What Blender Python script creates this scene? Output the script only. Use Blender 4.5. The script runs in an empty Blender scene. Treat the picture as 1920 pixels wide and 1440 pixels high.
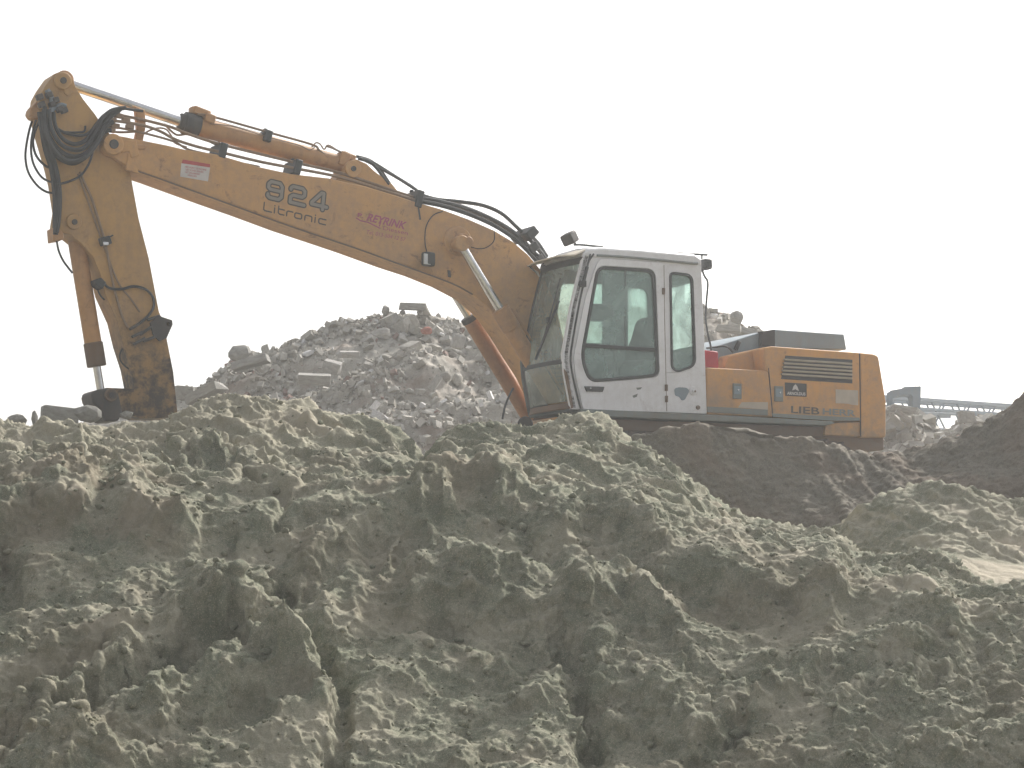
import bpy, bmesh, math, random
import numpy as np
from mathutils import Vector, Matrix
from mathutils.geometry import tessellate_polygon
R = math.radians
random.seed(11)
SC = bpy.context.scene
COL = SC.collection
# ------------------------------------------------------------------ camera
F, CX, CY, HOR = 5000.0, 960.0, 720.0, 1200.0
PITCH = math.atan((HOR - CY) / F)
EYE = 1.6
cam_d = bpy.data.cameras.new('camera'); cam = bpy.data.objects.new('camera', cam_d); COL.objects.link(cam)
cam_d.sensor_width = 36; cam_d.lens = 36 * F / 1920; cam_d.clip_start = .1; cam_d.clip_end = 6000
cam.location = (0, 0, EYE); cam.rotation_euler = (R(90) + PITCH, 0, 0)
SC.camera = cam
# ------------------------------------------------------------------ world, sun, exposure
SUN_EL, SUN_AZ = 38.0, 34.0           # azimuth measured from +Y (away from camera) to +X (right)
w = bpy.data.worlds.new('World'); SC.world = w; w.use_nodes = True
nt = w.node_tree; nt.nodes.clear()
sky = nt.nodes.new('ShaderNodeTexSky'); sky.sky_type = 'NISHITA'; sky.sun_disc = False
sky.sun_elevation = R(SUN_EL); sky.sun_rotation = R(SUN_AZ)
sky.air_density = 1.0; sky.dust_density = 5.0; sky.ozone_density = 1.0
hs = nt.nodes.new('ShaderNodeHueSaturation'); hs.inputs['Saturation'].default_value = .22
bg = nt.nodes.new('ShaderNodeBackground'); bg.inputs['Strength'].default_value = .15
wo = nt.nodes.new('ShaderNodeOutputWorld')
nt.links.new(sky.outputs[0], hs.inputs['Color']); nt.links.new(hs.outputs[0], bg.inputs['Color']); nt.links.new(bg.outputs[0], wo.inputs['Surface'])
sd = bpy.data.lights.new('sun', 'SUN'); sun = bpy.data.objects.new('sun', sd); COL.objects.link(sun)
sd.energy = 3.7; sd.angle = R(4.0); sd.color = (1, .95, .88)
sdir = Vector((math.sin(R(SUN_AZ)) * math.cos(R(SUN_EL)), math.cos(R(SUN_AZ)) * math.cos(R(SUN_EL)), math.sin(R(SUN_EL))))
sun.rotation_euler = sdir.to_track_quat('Z', 'Y').to_euler(); sun.location = (10, 10, 60)
SC.view_settings.view_transform = 'Standard'; SC.view_settings.look = 'None'
SC.view_settings.exposure = 0.43; SC.view_settings.gamma = 1
SC.render.engine = 'CYCLES'
SC.cycles.volume_bounces = 1; SC.cycles.max_bounces = 8; SC.cycles.transparent_max_bounces = 16
SC.cycles.use_denoising = True

# ------------------------------------------------------------------ helpers
cp, sp_ = math.cos(PITCH), math.sin(PITCH)
def ray(px, py):
    u = (px - CX) / F; v = (CY - py) / F
    return Vector((u, cp - v * sp_, sp_ + v * cp))
def wpt(px, py, D):
    r = ray(px, py); return Vector((0, 0, EYE)) + r * (D / r.y)
YAW = 27.0
fwd = Vector((-math.cos(R(YAW)), -math.sin(R(YAW)), 0)); left = Vector((math.sin(R(YAW)), -math.cos(R(YAW)), 0))
corner = wpt(1085, 772, 29.5)
ORG = corner - fwd * 1.55 - left * 1.25; ORG.z = corner.z - 1.15
def T(px, py, yl):
    r = ray(px, py); c = Vector((0, 0, EYE))
    t = (yl - left.dot(c - ORG)) / left.dot(r)
    p = c + r * t
    return (fwd.dot(p - ORG), p.z - ORG.z)
def P3(px, py, yl):
    x, z = T(px, py, yl); return Vector((x, yl, z))

def catmull(pts, n=6):
    pts = [Vector(p) for p in pts]
    if len(pts) < 3: return pts
    q = [pts[0] * 2 - pts[1]] + pts + [pts[-1] * 2 - pts[-2]]
    out = []
    for i in range(1, len(q) - 2):
        a, b, c, d = q[i - 1:i + 3]
        for k in range(n):
            t = k / n
            out.append(.5 * ((2 * b) + (c - a) * t + (2 * a - 5 * b + 4 * c - d) * t * t + (3 * b - a - 3 * c + d) * t ** 3))
    out.append(pts[-1]); return out
def fillet(pts, r, n=5):
    """round the corners of a 2-D polygon"""
    out = []; m = len(pts)
    rr = r if isinstance(r, (list, tuple)) else [r] * m
    for i in range(m):
        p = Vector(pts[i]); a = Vector(pts[i - 1]) - p; b = Vector(pts[(i + 1) % m]) - p
        d = min(rr[i], a.length * .45, b.length * .45)
        if d <= 1e-5: out.append(tuple(p)); continue
        s = p + a.normalized() * d; e = p + b.normalized() * d
        for k in range(n + 1):
            t = k / n
            q = s * (1 - t) ** 2 + p * 2 * t * (1 - t) + e * t * t
            out.append((q.x, q.y))
    return out

class MB:
    def __init__(s): s.v = []; s.f = []
    def add(s, vs, fs):
        o = len(s.v); s.v += [tuple(v) for v in vs]; s.f += [tuple(i + o for i in f) for f in fs]; return s
    def prism(s, poly, y0, y1):
        """poly: (x,z) outline, extruded along y"""
        n = len(poly)
        vs = [(p[0], y0, p[1]) for p in poly] + [(p[0], y1, p[1]) for p in poly]
        fs = [tuple(range(n)), tuple(range(2 * n - 1, n - 1, -1))]
        fs += [(i, i + n, (i + 1) % n + n, (i + 1) % n) for i in range(n)]
        return s.add(vs, fs)
    def pris(s, pxs, y0, y1, ref=None, r=0, n=4):
        """outline given in photo pixels on the plane y=ref (default y1, the near face)"""
        ref = y1 if ref is None else ref
        poly = [T(a, b, ref) for a, b in pxs]
        if r: poly = fillet(poly, r, n)
        return s.prism(poly, y0, y1)
    def holed(s, outer, holes, y0, y1):
        loops = [outer] + holes
        tri = tessellate_polygon([[Vector((p[0], p[1], 0)) for p in L] for L in loops])
        flat = [p for L in loops for p in L]; n = len(flat)
        vs = [(p[0], y0, p[1]) for p in flat] + [(p[0], y1, p[1]) for p in flat]
        fs = [tuple(t) for t in tri] + [tuple(i + n for i in reversed(t)) for t in tri]
        o = 0
        for L in loops:
            m = len(L)
            fs += [(o + i, o + i + n, o + (i + 1) % m + n, o + (i + 1) % m) for i in range(m)]
            o += m
        return s.add(vs, fs)
    def box(s, c, d, rot=None):
        vs = [Vector((sx * d[0] / 2, sy * d[1] / 2, sz * d[2] / 2)) for sx in (-1, 1) for sy in (-1, 1) for sz in (-1, 1)]
        if rot is not None: vs = [rot @ v for v in vs]
        c = Vector(c)
        return s.add([v + c for v in vs], [(0, 1, 3, 2), (4, 6, 7, 5), (0, 4, 5, 1), (2, 3, 7, 6), (0, 2, 6, 4), (1, 5, 7, 3)])
    def tube(s, pts, r, n=8, smooth=True, k=6):
        pts = catmull(pts, k) if smooth else [Vector(p) for p in pts]
        vs = []; up = None
        m = len(pts); rr = r if isinstance(r, (list, tuple)) else [r] * m
        if len(rr) != m: rr = [rr[min(int(i * len(rr) / m), len(rr) - 1)] for i in range(m)]
        for i, p in enumerate(pts):
            t = (pts[min(i + 1, m - 1)] - pts[max(i - 1, 0)]).normalized()
            if up is None: up = t.orthogonal().normalized()
            up = (up - t * up.dot(t)).normalized(); b = t.cross(up)
            for k2 in range(n):
                a = 2 * math.pi * k2 / n
                vs.append(p + (up * math.cos(a) + b * math.sin(a)) * rr[i])
        fs = [(i * n + k2, i * n + (k2 + 1) % n, (i + 1) * n + (k2 + 1) % n, (i + 1) * n + k2) for i in range(m - 1) for k2 in range(n)]
        fs += [tuple(range(n - 1, -1, -1)), tuple((m - 1) * n + k2 for k2 in range(n))]
        return s.add(vs, fs)
    def rod(s, a, b, r, n=20): return s.tube([a, b], r, n, False)
    def bar(s, a, b, wd, ht, up=(0, 0, 1)):
        a, b = Vector(a), Vector(b); t = (b - a).normalized(); u = Vector(up); sd = t.cross(u).normalized(); u = sd.cross(t)
        vs = [q + sd * i * wd / 2 + u * j * ht / 2 for q in (a, b) for i, j in ((-1, -1), (1, -1), (1, 1), (-1, 1))]
        return s.add(vs, [(0, 3, 2, 1), (4, 5, 6, 7), (0, 1, 5, 4), (1, 2, 6, 5), (2, 3, 7, 6), (3, 0, 4, 7)])
    def pin(s, px, py, yl, r, y0, y1, n=24):
        """a round boss whose axis runs sideways through the machine"""
        x, z = T(px, py, yl)
        return s.tube([(x, y0, z), (x, y1, z)], r, n, False)
    def build(s, name, mat, parent=None, bevel=0, ang=32, seg=2):
        me = bpy.data.meshes.new(name); me.from_pydata(s.v, [], s.f); me.validate()
        bm = bmesh.new(); bm.from_mesh(me); bmesh.ops.recalc_face_normals(bm, faces=bm.faces); bm.to_mesh(me); bm.free()
        me.materials.append(mat)
        me.polygons.foreach_set('use_smooth', [True] * len(me.polygons)); me.set_sharp_from_angle(angle=R(ang))
        o = bpy.data.objects.new(name, me); COL.objects.link(o)
        if parent is not None: o.parent = parent
        if bevel:
            b = o.modifiers.new('bevel', 'BEVEL'); b.width = bevel; b.segments = seg; b.limit_method = 'ANGLE'; b.angle_limit = R(35)
            b.harden_normals = False; b.use_clamp_overlap = True
        return o
def tag(o, label=None, cat=None, group=None, kind=None):
    for k, v in (('label', label), ('category', cat), ('group', group), ('kind', kind)):
        if v: o[k] = v
    return o
def empty(name, loc, rz=0):
    o = bpy.data.objects.new(name, None); COL.objects.link(o); o.location = loc; o.rotation_euler = (0, 0, rz); o.empty_display_size = .3
    return o

# ------------------------------------------------------------------ numpy noise
rng = np.random.RandomState(5)
PERM = rng.permutation(4096).astype(np.int64)
def _h(ix, iy, s): return PERM[(PERM[(PERM[(ix + s * 131) & 4095] + iy) & 4095] + s * 17) & 4095]
GA = rng.rand(4096) * 2 * np.pi; GX, GY = np.cos(GA), np.sin(GA); RV = rng.rand(4096); RW = rng.rand(4096); RU = rng.rand(4096)
def pn(x, y, s=0):
    xi = np.floor(x).astype(np.int64); yi = np.floor(y).astype(np.int64); fx = x - xi; fy = y - yi
    u = fx * fx * fx * (fx * (fx * 6 - 15) + 10); v = fy * fy * fy * (fy * (fy * 6 - 15) + 10)
    def g(a, b):
        h = _h(xi + a, yi + b, s); return GX[h] * (fx - a) + GY[h] * (fy - b)
    n0 = g(0, 0) * (1 - u) + g(1, 0) * u; n1 = g(0, 1) * (1 - u) + g(1, 1) * u
    return (n0 * (1 - v) + n1 * v) * 1.5
def fbm(x, y, oct=4, s=0, gain=.5):
    t = 0; a = 1; f = 1
    for i in range(oct): t = t + a * pn(x * f, y * f, s + i); a *= gain; f *= 2.03
    return t
def ridged(x, y, oct=4, s=0, gain=.55):
    t = 0; a = 1; f = 1; w_ = 1
    for i in range(oct):
        n = 1 - np.abs(pn(x * f, y * f, s + i)) * 1.6; n = np.clip(n, 0, 1) ** 2
        t = t + a * n * w_; w_ = np.clip(n * 1.3, 0, 1); a *= gain; f *= 2.1
    return t
def lumps(x, y, s=0, fill=.75):
    """rounded lumps of varied size, one at most per cell"""
    xi = np.floor(x).astype(np.int64); yi = np.floor(y).astype(np.int64); out = np.zeros_like(x)
    for a in (-1, 0, 1):
        for b in (-1, 0, 1):
            h = _h(xi + a, yi + b, s)
            r = .22 + .5 * RU[h] ** 2
            dx = x - (xi + a + RV[h]); dy = y - (yi + b + RW[h])
            d2 = (dx * dx + dy * dy) / (r * r)
            out = np.maximum(out, np.where(RW[(h * 7 + 3) & 4095] < fill, r * np.sqrt(np.clip(1 - d2, 0, 1)), 0))
    return out
def _h3(ix, iy, iz, s): return PERM[(_h(ix, iy, s) + iz * 37 + s * 5) & 4095]
GB = rng.rand(4096) * 2 - 1; G3 = (np.cos(GA) * np.sqrt(1 - GB ** 2), np.sin(GA) * np.sqrt(1 - GB ** 2), GB); RQ = rng.rand(4096)
def pn3(x, y, z, s=0):
    xi = np.floor(x).astype(np.int64); yi = np.floor(y).astype(np.int64); zi = np.floor(z).astype(np.int64); fx = x - xi; fy = y - yi; fz = z - zi
    f = lambda t: t * t * t * (t * (t * 6 - 15) + 10)
    u, v, w_ = f(fx), f(fy), f(fz); out = 0
    for a in (0, 1):
        for b in (0, 1):
            for c in (0, 1):
                h = _h3(xi + a, yi + b, zi + c, s)
                out = out + (u if a else 1 - u) * (v if b else 1 - v) * (w_ if c else 1 - w_) * (G3[0][h] * (fx - a) + G3[1][h] * (fy - b) + G3[2][h] * (fz - c))
    return out * 1.4
def ridged3(x, y, z, oct=3, s=0, gain=.55):
    t = 0; a = 1; f = 1; w_ = 1
    for i in range(oct):
        n = np.clip(1 - np.abs(pn3(x * f, y * f, z * f, s + i)) * 1.8, 0, 1) ** 2
        t = t + a * n * w_; w_ = np.clip(n * 1.3, 0, 1); a *= gain; f *= 2.1
    return t
def lumps3(x, y, z, s=0, fill=.75):
    """round clods anywhere in space, whatever way the surface faces"""
    xi = np.floor(x).astype(np.int64); yi = np.floor(y).astype(np.int64); zi = np.floor(z).astype(np.int64); out = np.zeros_like(x)
    for a in (-1, 0, 1):
        for b in (-1, 0, 1):
            for c in (-1, 0, 1):
                h = _h3(xi + a, yi + b, zi + c, s)
                d2 = (x - (xi + a + .15 + .7 * RV[h])) ** 2 + (y - (yi + b + .15 + .7 * RW[h])) ** 2 + (z - (zi + c + .15 + .7 * RQ[h])) ** 2
                r = .38 + .42 * RU[h]
                out = np.maximum(out, np.where(RW[(h * 7 + 3) & 4095] < fill, np.sqrt(np.clip(r * r - d2, 0, 1)), 0))
    return out
def facets(x, y, s=0, tilt=1.0, step=.3):
    """broken clods: every cell is a flat piece with its own tilt and height"""
    xi = np.floor(x).astype(np.int64); yi = np.floor(y).astype(np.int64); best = np.full(x.shape, 9.0); out = np.zeros_like(x); sec = np.full(x.shape, 9.0)
    for a in (-1, 0, 1):
        for b in (-1, 0, 1):
            h = _h(xi + a, yi + b, s); dx = x - (xi + a + RV[h]); dy = y - (yi + b + RW[h]); d = dx * dx + dy * dy
            val = tilt * (GX[h] * dx + GY[h] * dy) + step * (RU[h] - .5)
            m = d < best; sec = np.where(m, best, np.minimum(sec, d)); out = np.where(m, val, out); best = np.where(m, d, best)
    edge = np.sqrt(sec) - np.sqrt(best)
    return out - .25 * np.exp(-edge * 9)
def sstep(a, b, x):
    t = np.clip((x - a) / (b - a), 0, 1); return t * t * (3 - 2 * t)
def interp(px, pts): return np.interp(px, [p[0] for p in pts], [p[1] for p in pts])

# ------------------------------------------------------------------ materials
def newmat(name):
    m = bpy.data.materials.new(name); m.use_nodes = True; n = m.node_tree; n.nodes.clear()
    out = n.nodes.new('ShaderNodeOutputMaterial'); b = n.nodes.new('ShaderNodeBsdfPrincipled'); n.links.new(b.outputs[0], out.inputs[0])
    return m, n, b, out
def mixc(n, fac, a, b):
    m = n.nodes.new('ShaderNodeMix'); m.data_type = 'RGBA'
    for sock, val in ((m.inputs[0], fac), (m.inputs[6], a), (m.inputs[7], b)):
        if isinstance(val, (int, float)): sock.default_value = val
        elif isinstance(val, tuple): sock.default_value = (*val, 1) if len(val) == 3 else val
        else: n.links.new(val, sock)
    return m.outputs[2]
def noise(n, vec, scale, detail=4, rough=.55, dist=0):
    t = n.nodes.new('ShaderNodeTexNoise'); t.inputs['Scale'].default_value = scale; t.inputs['Detail'].default_value = detail
    t.inputs['Roughness'].default_value = rough; t.inputs['Distortion'].default_value = dist
    n.links.new(vec, t.inputs['Vector']); return t.outputs['Fac']
def ramp(n, fac, a, b):
    r = n.nodes.new('ShaderNodeMapRange'); r.inputs[1].default_value = a; r.inputs[2].default_value = b; r.clamp = True
    n.links.new(fac, r.inputs[0]); return r.outputs[0]
def mul(n, a, b, op='MULTIPLY'):
    m = n.nodes.new('ShaderNodeMath'); m.operation = op
    for i, v in enumerate((a, b)):
        if isinstance(v, (int, float)): m.inputs[i].default_value = v
        else: n.links.new(v, m.inputs[i])
    return m.outputs[0]
def bump(n, b, h, strength=.3, dist=.01):
    bp = n.nodes.new('ShaderNodeBump'); bp.inputs['Strength'].default_value = strength; bp.inputs['Distance'].default_value = dist
    n.links.new(h, bp.inputs['Height']); n.links.new(bp.outputs[0], b.inputs['Normal'])
def paint(name, col, dirt=(.22, .17, .12), amt=.5, rust=.25, rough=.5, grease=None, scale=1.0, metal=0.0, streak=.4, fade=None):
    m, n, b, _ = newmat(name)
    tc = n.nodes.new('ShaderNodeTexCoord'); v = tc.outputs['Object']
    mp = n.nodes.new('ShaderNodeMapping'); mp.inputs['Scale'].default_value = (6, 6, .8); n.links.new(v, mp.inputs[0])
    big = noise(n, v, 1.1 * scale, 5, .6, .4); fine = noise(n, v, 14 * scale, 6, .7); st = noise(n, mp.outputs[0], 2.0, 4, .6)
    c = mixc(n, ramp(n, big, .3, .75), col, fade or tuple(min(1, x * .78 + .03) for x in col))
    c = mixc(n, mul(n, ramp(n, st, .48, .8), streak), c, dirt)
    c = mixc(n, mul(n, ramp(n, mul(n, big, fine, 'ADD'), .9, 1.35), amt), c, dirt)
    r2 = noise(n, v, 5 * scale, 8, .75, .6)
    c = mixc(n, mul(n, ramp(n, r2, .575, .66), rust), c, (.12, .055, .035))
    if grease:
        sx = n.nodes.new('ShaderNodeSeparateXYZ'); n.links.new(v, sx.inputs[0])
        g = ramp(n, mul(n, sx.outputs['Z'], mul(n, noise(n, v, 3.6, 7, .75), 1.6, 'MULTIPLY'), 'ADD'), grease[0], grease[1])
        g = mul(n, g, mul(n, mul(n, ramp(n, noise(n, v, 5.5, 9, .72, .1), .40, .56), .6), .4, 'ADD'))
        c = mixc(n, mul(n, g, grease[2]), c, grease[3])
    n.links.new(c, b.inputs['Base Color']); b.inputs['Metallic'].default_value = metal
    n.links.new(ramp(n, fine, -.6, 1.9) if False else mul(n, fine, .35, 'ADD') if False else ramp(n, fine, 0, 1), b.inputs['Roughness'])
    rr = n.nodes.new('ShaderNodeMapRange'); rr.inputs[3].default_value = rough - .08; rr.inputs[4].default_value = rough + .25
    n.links.new(fine, rr.inputs[0]); n.links.new(rr.outputs[0], b.inputs['Roughness'])
    bump(n, b, mul(n, fine, big, 'ADD'), .12, .01)
    return m
def plain(name, col, rough=.6, metal=0):
    m, n, b, _ = newmat(name)
    tc = n.nodes.new('ShaderNodeTexCoord'); f = noise(n, tc.outputs['Object'], 9, 5)
    n.links.new(mixc(n, f, tuple(x * .7 for x in col), tuple(min(1, x * 1.25) for x in col)), b.inputs['Base Color'])
    b.inputs['Roughness'].default_value = rough; b.inputs['Metallic'].default_value = metal; return m
def glassmat(name, tint, dirt_veil_col, dirt=.12, gloss=.06, lit=False):
    m, n, b, out = newmat(name); n.nodes.remove(b)
    tr = n.nodes.new('ShaderNodeBsdfTransparent'); tr.inputs[0].default_value = (*tint, 1)
    gl = n.nodes.new('ShaderNodeBsdfGlossy'); gl.inputs['Roughness'].default_value = .03
    df = n.nodes.new('ShaderNodeBsdfTranslucent' if lit else 'ShaderNodeBsdfDiffuse'); df.inputs[0].default_value = (*dirt_veil_col, 1)
    fr = n.nodes.new('ShaderNodeFresnel'); fr.inputs[0].default_value = 1.5
    tc = n.nodes.new('ShaderNodeTexCoord'); d = ramp(n, noise(n, tc.outputs['Object'], 2.5, 7, .65, .8), .35, .9)
    m1 = n.nodes.new('ShaderNodeMixShader'); n.links.new(fr.outputs[0], m1.inputs[0]); n.links.new(tr.outputs[0], m1.inputs[1]); n.links.new(gl.outputs[0], m1.inputs[2])
    m2 = n.nodes.new('ShaderNodeMixShader'); n.links.new(mul(n, mul(n, d, dirt * 2), dirt * .5, 'ADD'), m2.inputs[0]); n.links.new(m1.outputs[0], m2.inputs[1]); n.links.new(df.outputs[0], m2.inputs[2])
    n.links.new(m2.outputs[0], out.inputs[0]); return m

M = dict(
    boom=paint('boom_paint', (.55, .295, .10), (.26, .18, .125), .6, .6, .5, streak=.25),
    stick=paint('stick_paint', (.47, .265, .08), (.22, .15, .1), .5, .35, .55, grease=(3.05, 2.25, .95, (.02, .018, .016)), streak=.3),
    body=paint('body_paint', (.60, .285, .065), (.30, .21, .15), .65, .5, .45, streak=.3, grease=(2.45, 1.75, .75, (.19, .16, .12))),
    ram=paint('cylinder_paint', (.48, .25, .09), (.2, .12, .08), .5, .45, .5),
    redram=paint('dark_cylinder_paint', (.38, .19, .085), (.16, .09, .07), .5, .5, .55),
    white=paint('cab_paint', (.76, .76, .775), (.40, .37, .33), .3, .2, .4, streak=.2, fade=(.68, .68, .695)),
    cream=plain('visor_plastic', (.72, .66, .55), .4),
    grey=paint('hood_paint', (.20, .265, .31), (.2, .19, .17), .3, .05, .5),
    skirt=paint('skirt_paint', (.17, .20, .19), (.2, .16, .12), .5, .1, .6),
    under=paint('shaded_underframe_paint', (.15, .09, .05), (.14, .12, .1), .8, .4, .7),  # brown underframe paint, darkened to stand in for shadow below the machine
    steel=paint('dark_steel', (.05, .05, .05), (.13, .10, .08), .5, .3, .6, metal=.2),
    rubber=plain('rubber', (.018, .021, .024), .55),
    pipe=paint('pipe_paint', (.25, .16, .09), (.12, .1, .08), .5, .3, .5),
    chrome=plain('chrome', (.62, .62, .63), .22, 1),
    black=plain('black_trim', (.03, .034, .036), .6),
    dark=plain('dark_opening', (.035, .036, .04), .8),
    seat=plain('seat_fabric', (.022, .027, .032), .9),
    inner=plain('cab_lining', (.10, .125, .13), .8),
    red=plain('red_paint', (.38, .02, .035), .5),
    letter=plain('decal_grey', (.23, .205, .175), .6), outline=plain('decal_dark', (.055, .05, .04), .6),
    decalred=plain('decal_purple_red', (.34, .075, .13), .6), sticker=plain('sticker_white', (.55, .52, .50), .6), stred=plain('sticker_red', (.4, .06, .06), .6),
    slat=plain('slat_paint', (.33, .28, .21), .6),
    fadep=plain('faded_sticker', (.42, .36, .29), .7),
    glass=glassmat('cab_glass', (.86, .96, .93), (.46, .60, .57), .28), farglass=glassmat('dusty_glass', (.80, .90, .86), (.72, .82, .78), .42, lit=True),  # brightness of the cab interior is put into cab_glass's pale film colour
    wglass=glassmat('windscreen_glass', (.86, .95, .91), (.50, .58, .52), .30),
    lens=plain('lamp_lens', (.5, .52, .53), .15),
    truss=paint('truss_paint', (.20, .25, .30), (.25, .22, .2), .3, .1, .6),
    track=paint('track_steel', (.07, .06, .055), (.2, .15, .1), .8, .4, .8),
)
exec_parts = []

# ================================================================== TERRAIN
def soil(name, wet, dry, brown, drymix=.5, fine=1.0):
    m, n, b, _ = newmat(name)
    tc = n.nodes.new('ShaderNodeTexCoord'); v = tc.outputs['Object']
    at = n.nodes.new('ShaderNodeAttribute'); at.attribute_name = 'tint'
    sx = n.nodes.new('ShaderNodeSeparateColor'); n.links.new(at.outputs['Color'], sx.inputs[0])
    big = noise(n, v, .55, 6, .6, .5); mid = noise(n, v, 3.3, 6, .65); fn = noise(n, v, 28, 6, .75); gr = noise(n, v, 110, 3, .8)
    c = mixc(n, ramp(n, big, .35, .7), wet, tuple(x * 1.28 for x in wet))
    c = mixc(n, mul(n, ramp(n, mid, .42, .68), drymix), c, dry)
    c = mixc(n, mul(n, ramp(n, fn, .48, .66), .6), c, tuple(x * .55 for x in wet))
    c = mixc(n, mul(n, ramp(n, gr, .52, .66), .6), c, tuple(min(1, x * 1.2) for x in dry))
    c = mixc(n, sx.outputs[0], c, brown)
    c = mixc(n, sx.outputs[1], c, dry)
    n.links.new(c, b.inputs['Base Color']); b.inputs['Roughness'].default_value = .95
    b.inputs['Specular IOR Level'].default_value = .2
    bump(n, b, mul(n, mul(n, fn, .7), mul(n, gr, .3), 'ADD'), .65 * fine, .03)
    return m
M['sand'] = soil('wet_sand', (.152, .164, .115), (.46, .41, .32), (.22, .178, .125), .5)
M['earth'] = soil('brown_earth', (.132, .122, .098), (.27, .23, .18), (.20, .13, .09), .3)
M['ground'] = soil('ground_soil', (.20, .185, .15), (.38, .34, .27), (.2, .15, .1), .5)

def grid_mesh(name, X, Y, Z, mat, tint=None, kind='structure', smooth=True):
    r, c = X.shape
    me = bpy.data.meshes.new(name)
    me.vertices.add(r * c); me.vertices.foreach_set('co', np.stack([X, Y, Z], -1).astype(np.float32).ravel())
    i = np.arange((r - 1) * (c - 1)); a = (i // (c - 1)) * c + i % (c - 1)
    q = np.stack([a, a + 1, a + c + 1, a + c], -1).astype(np.int32)
    me.loops.add(q.size); me.loops.foreach_set('vertex_index', q.ravel())
    me.polygons.add(len(q)); me.polygons.foreach_set('loop_start', np.arange(0, q.size, 4, dtype=np.int32))
    me.polygons.foreach_set('loop_total', np.full(len(q), 4, dtype=np.int32))
    me.update(calc_edges=True)
    me.polygons.foreach_set('use_smooth', [smooth] * len(q))
    if tint is not None:
        ca = me.color_attributes.new('tint', 'FLOAT_COLOR', 'POINT')
        t = np.zeros((r * c, 4), np.float32); t[:, 3] = 1
        for k in range(len(tint)): t[:, k] = np.clip(tint[k], 0, 1).ravel()
        ca.data.foreach_set('color', t.ravel())
    me.materials.append(mat)
    o = bpy.data.objects.new(name, me); COL.objects.link(o)
    if kind: o['kind'] = kind
    return o
def swath(cols, lines, rows):
    """lines: [(py points, D points)], rows: steps per segment -> base px, py, D grids"""
    PX = []; PY = []; DD = []; seg = []
    for k in range(len(lines) - 1):
        (p0, d0), (p1, d1) = lines[k], lines[k + 1]
        a0, b0, a1, b1 = interp(cols, p0), interp(cols, d0), interp(cols, p1), interp(cols, d1)
        n = rows[k]; last = k == len(lines) - 2
        for t in np.linspace(0, 1, n, endpoint=last):
            PX.append(cols); PY.append(a0 + (a1 - a0) * t); DD.append(b0 + (b1 - b0) * t); seg.append(np.full(len(cols), k + t))
    return np.array(PX), np.array(PY), np.array(DD), np.array(seg)
def to_world(PX, PY, D):
    u = (PX - CX) / F; v = (CY - PY) / F
    Y = cp - v * sp_; Zr = sp_ + v * cp
    return u * D / Y, D.copy(), EYE + Zr * D / Y
def normals(X, Y, Z):
    P = np.stack([X, Y, Z], -1)
    a = np.gradient(P, axis=1); b = np.gradient(P, axis=0); n = np.cross(a, b)
    n /= np.linalg.norm(n, axis=-1, keepdims=True) + 1e-9
    n *= np.sign(n[..., 2:3]) ; return n
def blur(a, k=1):
    for _ in range(k):
        p = np.pad(a, [(1, 1), (1, 1)] + [(0, 0)] * (a.ndim - 2), mode='edge')
        a = (p[1:-1, 1:-1] * 4 + (p[:-2, 1:-1] + p[2:, 1:-1] + p[1:-1, :-2] + p[1:-1, 2:]) * 2 + p[:-2, :-2] + p[2:, 2:] + p[:-2, 2:] + p[2:, :-2]) / 16
    return a
def arclen(X, Y, Z):
    d = np.sqrt(np.diff(Y, axis=0) ** 2 + np.diff(Z, axis=0) ** 2)
    return np.concatenate([np.zeros((1, X.shape[1])), np.cumsum(d, 0)], 0)
def scarp(PX, PY, pts, h, wb, wf, end=40):
    """a lip: soft slope above the line, steep face below it"""
    y = interp(PX, pts); y = y + np.maximum(0, h * .86 * F / (16.3 + (1560 - y) / 600 * 4.3) - 35); x0, x1 = pts[0][0], pts[-1][0]
    d = PY - y + 16 * pn(PX / 42, PY / 34, 77) + 7 * pn(PX / 15, PY / 12, 78)
    e = sstep(x0 - end, x0 + end * .6, PX) * (1 - sstep(x1 - end * .6, x1 + end, PX))
    e = e * (.75 + .5 * pn(PX / 90, y / 90, 41))
    return h * e * np.where(d < 0, np.exp(-np.abs(d) / (1.5 * wb)), 1 - sstep(-.12 * wf, wf * .62, d))
def gully(PX, PY, pts, depth, wd, end=None):
    best = np.full(PX.shape, 1e9); wob = 12 * pn(PX / 40, PY / 40, 55)
    for (ax, ay), (bx, by) in zip(pts[:-1], pts[1:]):
        vx, vy = bx - ax, by - ay; L = vx * vx + vy * vy
        t = np.clip(((PX - ax) * vx + (PY - ay) * vy) / L, 0, 1)
        best = np.minimum(best, np.hypot(PX - ax - t * vx, PY - ay - t * vy))
    return -depth * np.exp(-((best + wob) / wd) ** 2)

# ---- the sand heap in the foreground
CREST = [(-200, 800), (0, 783), (50, 792), (100, 788), (150, 792), (200, 795), (250, 795), (325, 792), (345, 778), (400, 766), (425, 754), (500, 752), (560, 754), (620, 767),
         (700, 784), (760, 808), (795, 834), (815, 822), (835, 808), (880, 796), (930, 787), (980, 797), (1020, 792), (1060, 782), (1100, 778), (1150, 792), (1200, 818),
         (1240, 852), (1280, 888), (1350, 918), (1420, 937), (1500, 950), (1560, 960), (1600, 980), (1650, 1000), (1700, 1016), (1760, 1042), (1790, 1068), (1830, 1098), (1870, 1112), (1920, 1108), (2100, 1095)]
CD = [(-200, 24.2), (340, 24.3), (600, 24.8), (790, 24.6), (1100, 25.0), (1250, 24.4), (1500, 23.4), (1800, 21.3), (2100, 20.6)]
BD = [(-200, 16.3), (1300, 16.3), (2100, 15.6)]
MID = [(-200, 960), (1000, 960), (1250, 1000), (1500, 1065), (1800, 1170), (2100, 1200)]; MD = [(-200, 20.6), (1250, 20.6), (1800, 19.0), (2100, 18.4)]
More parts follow.
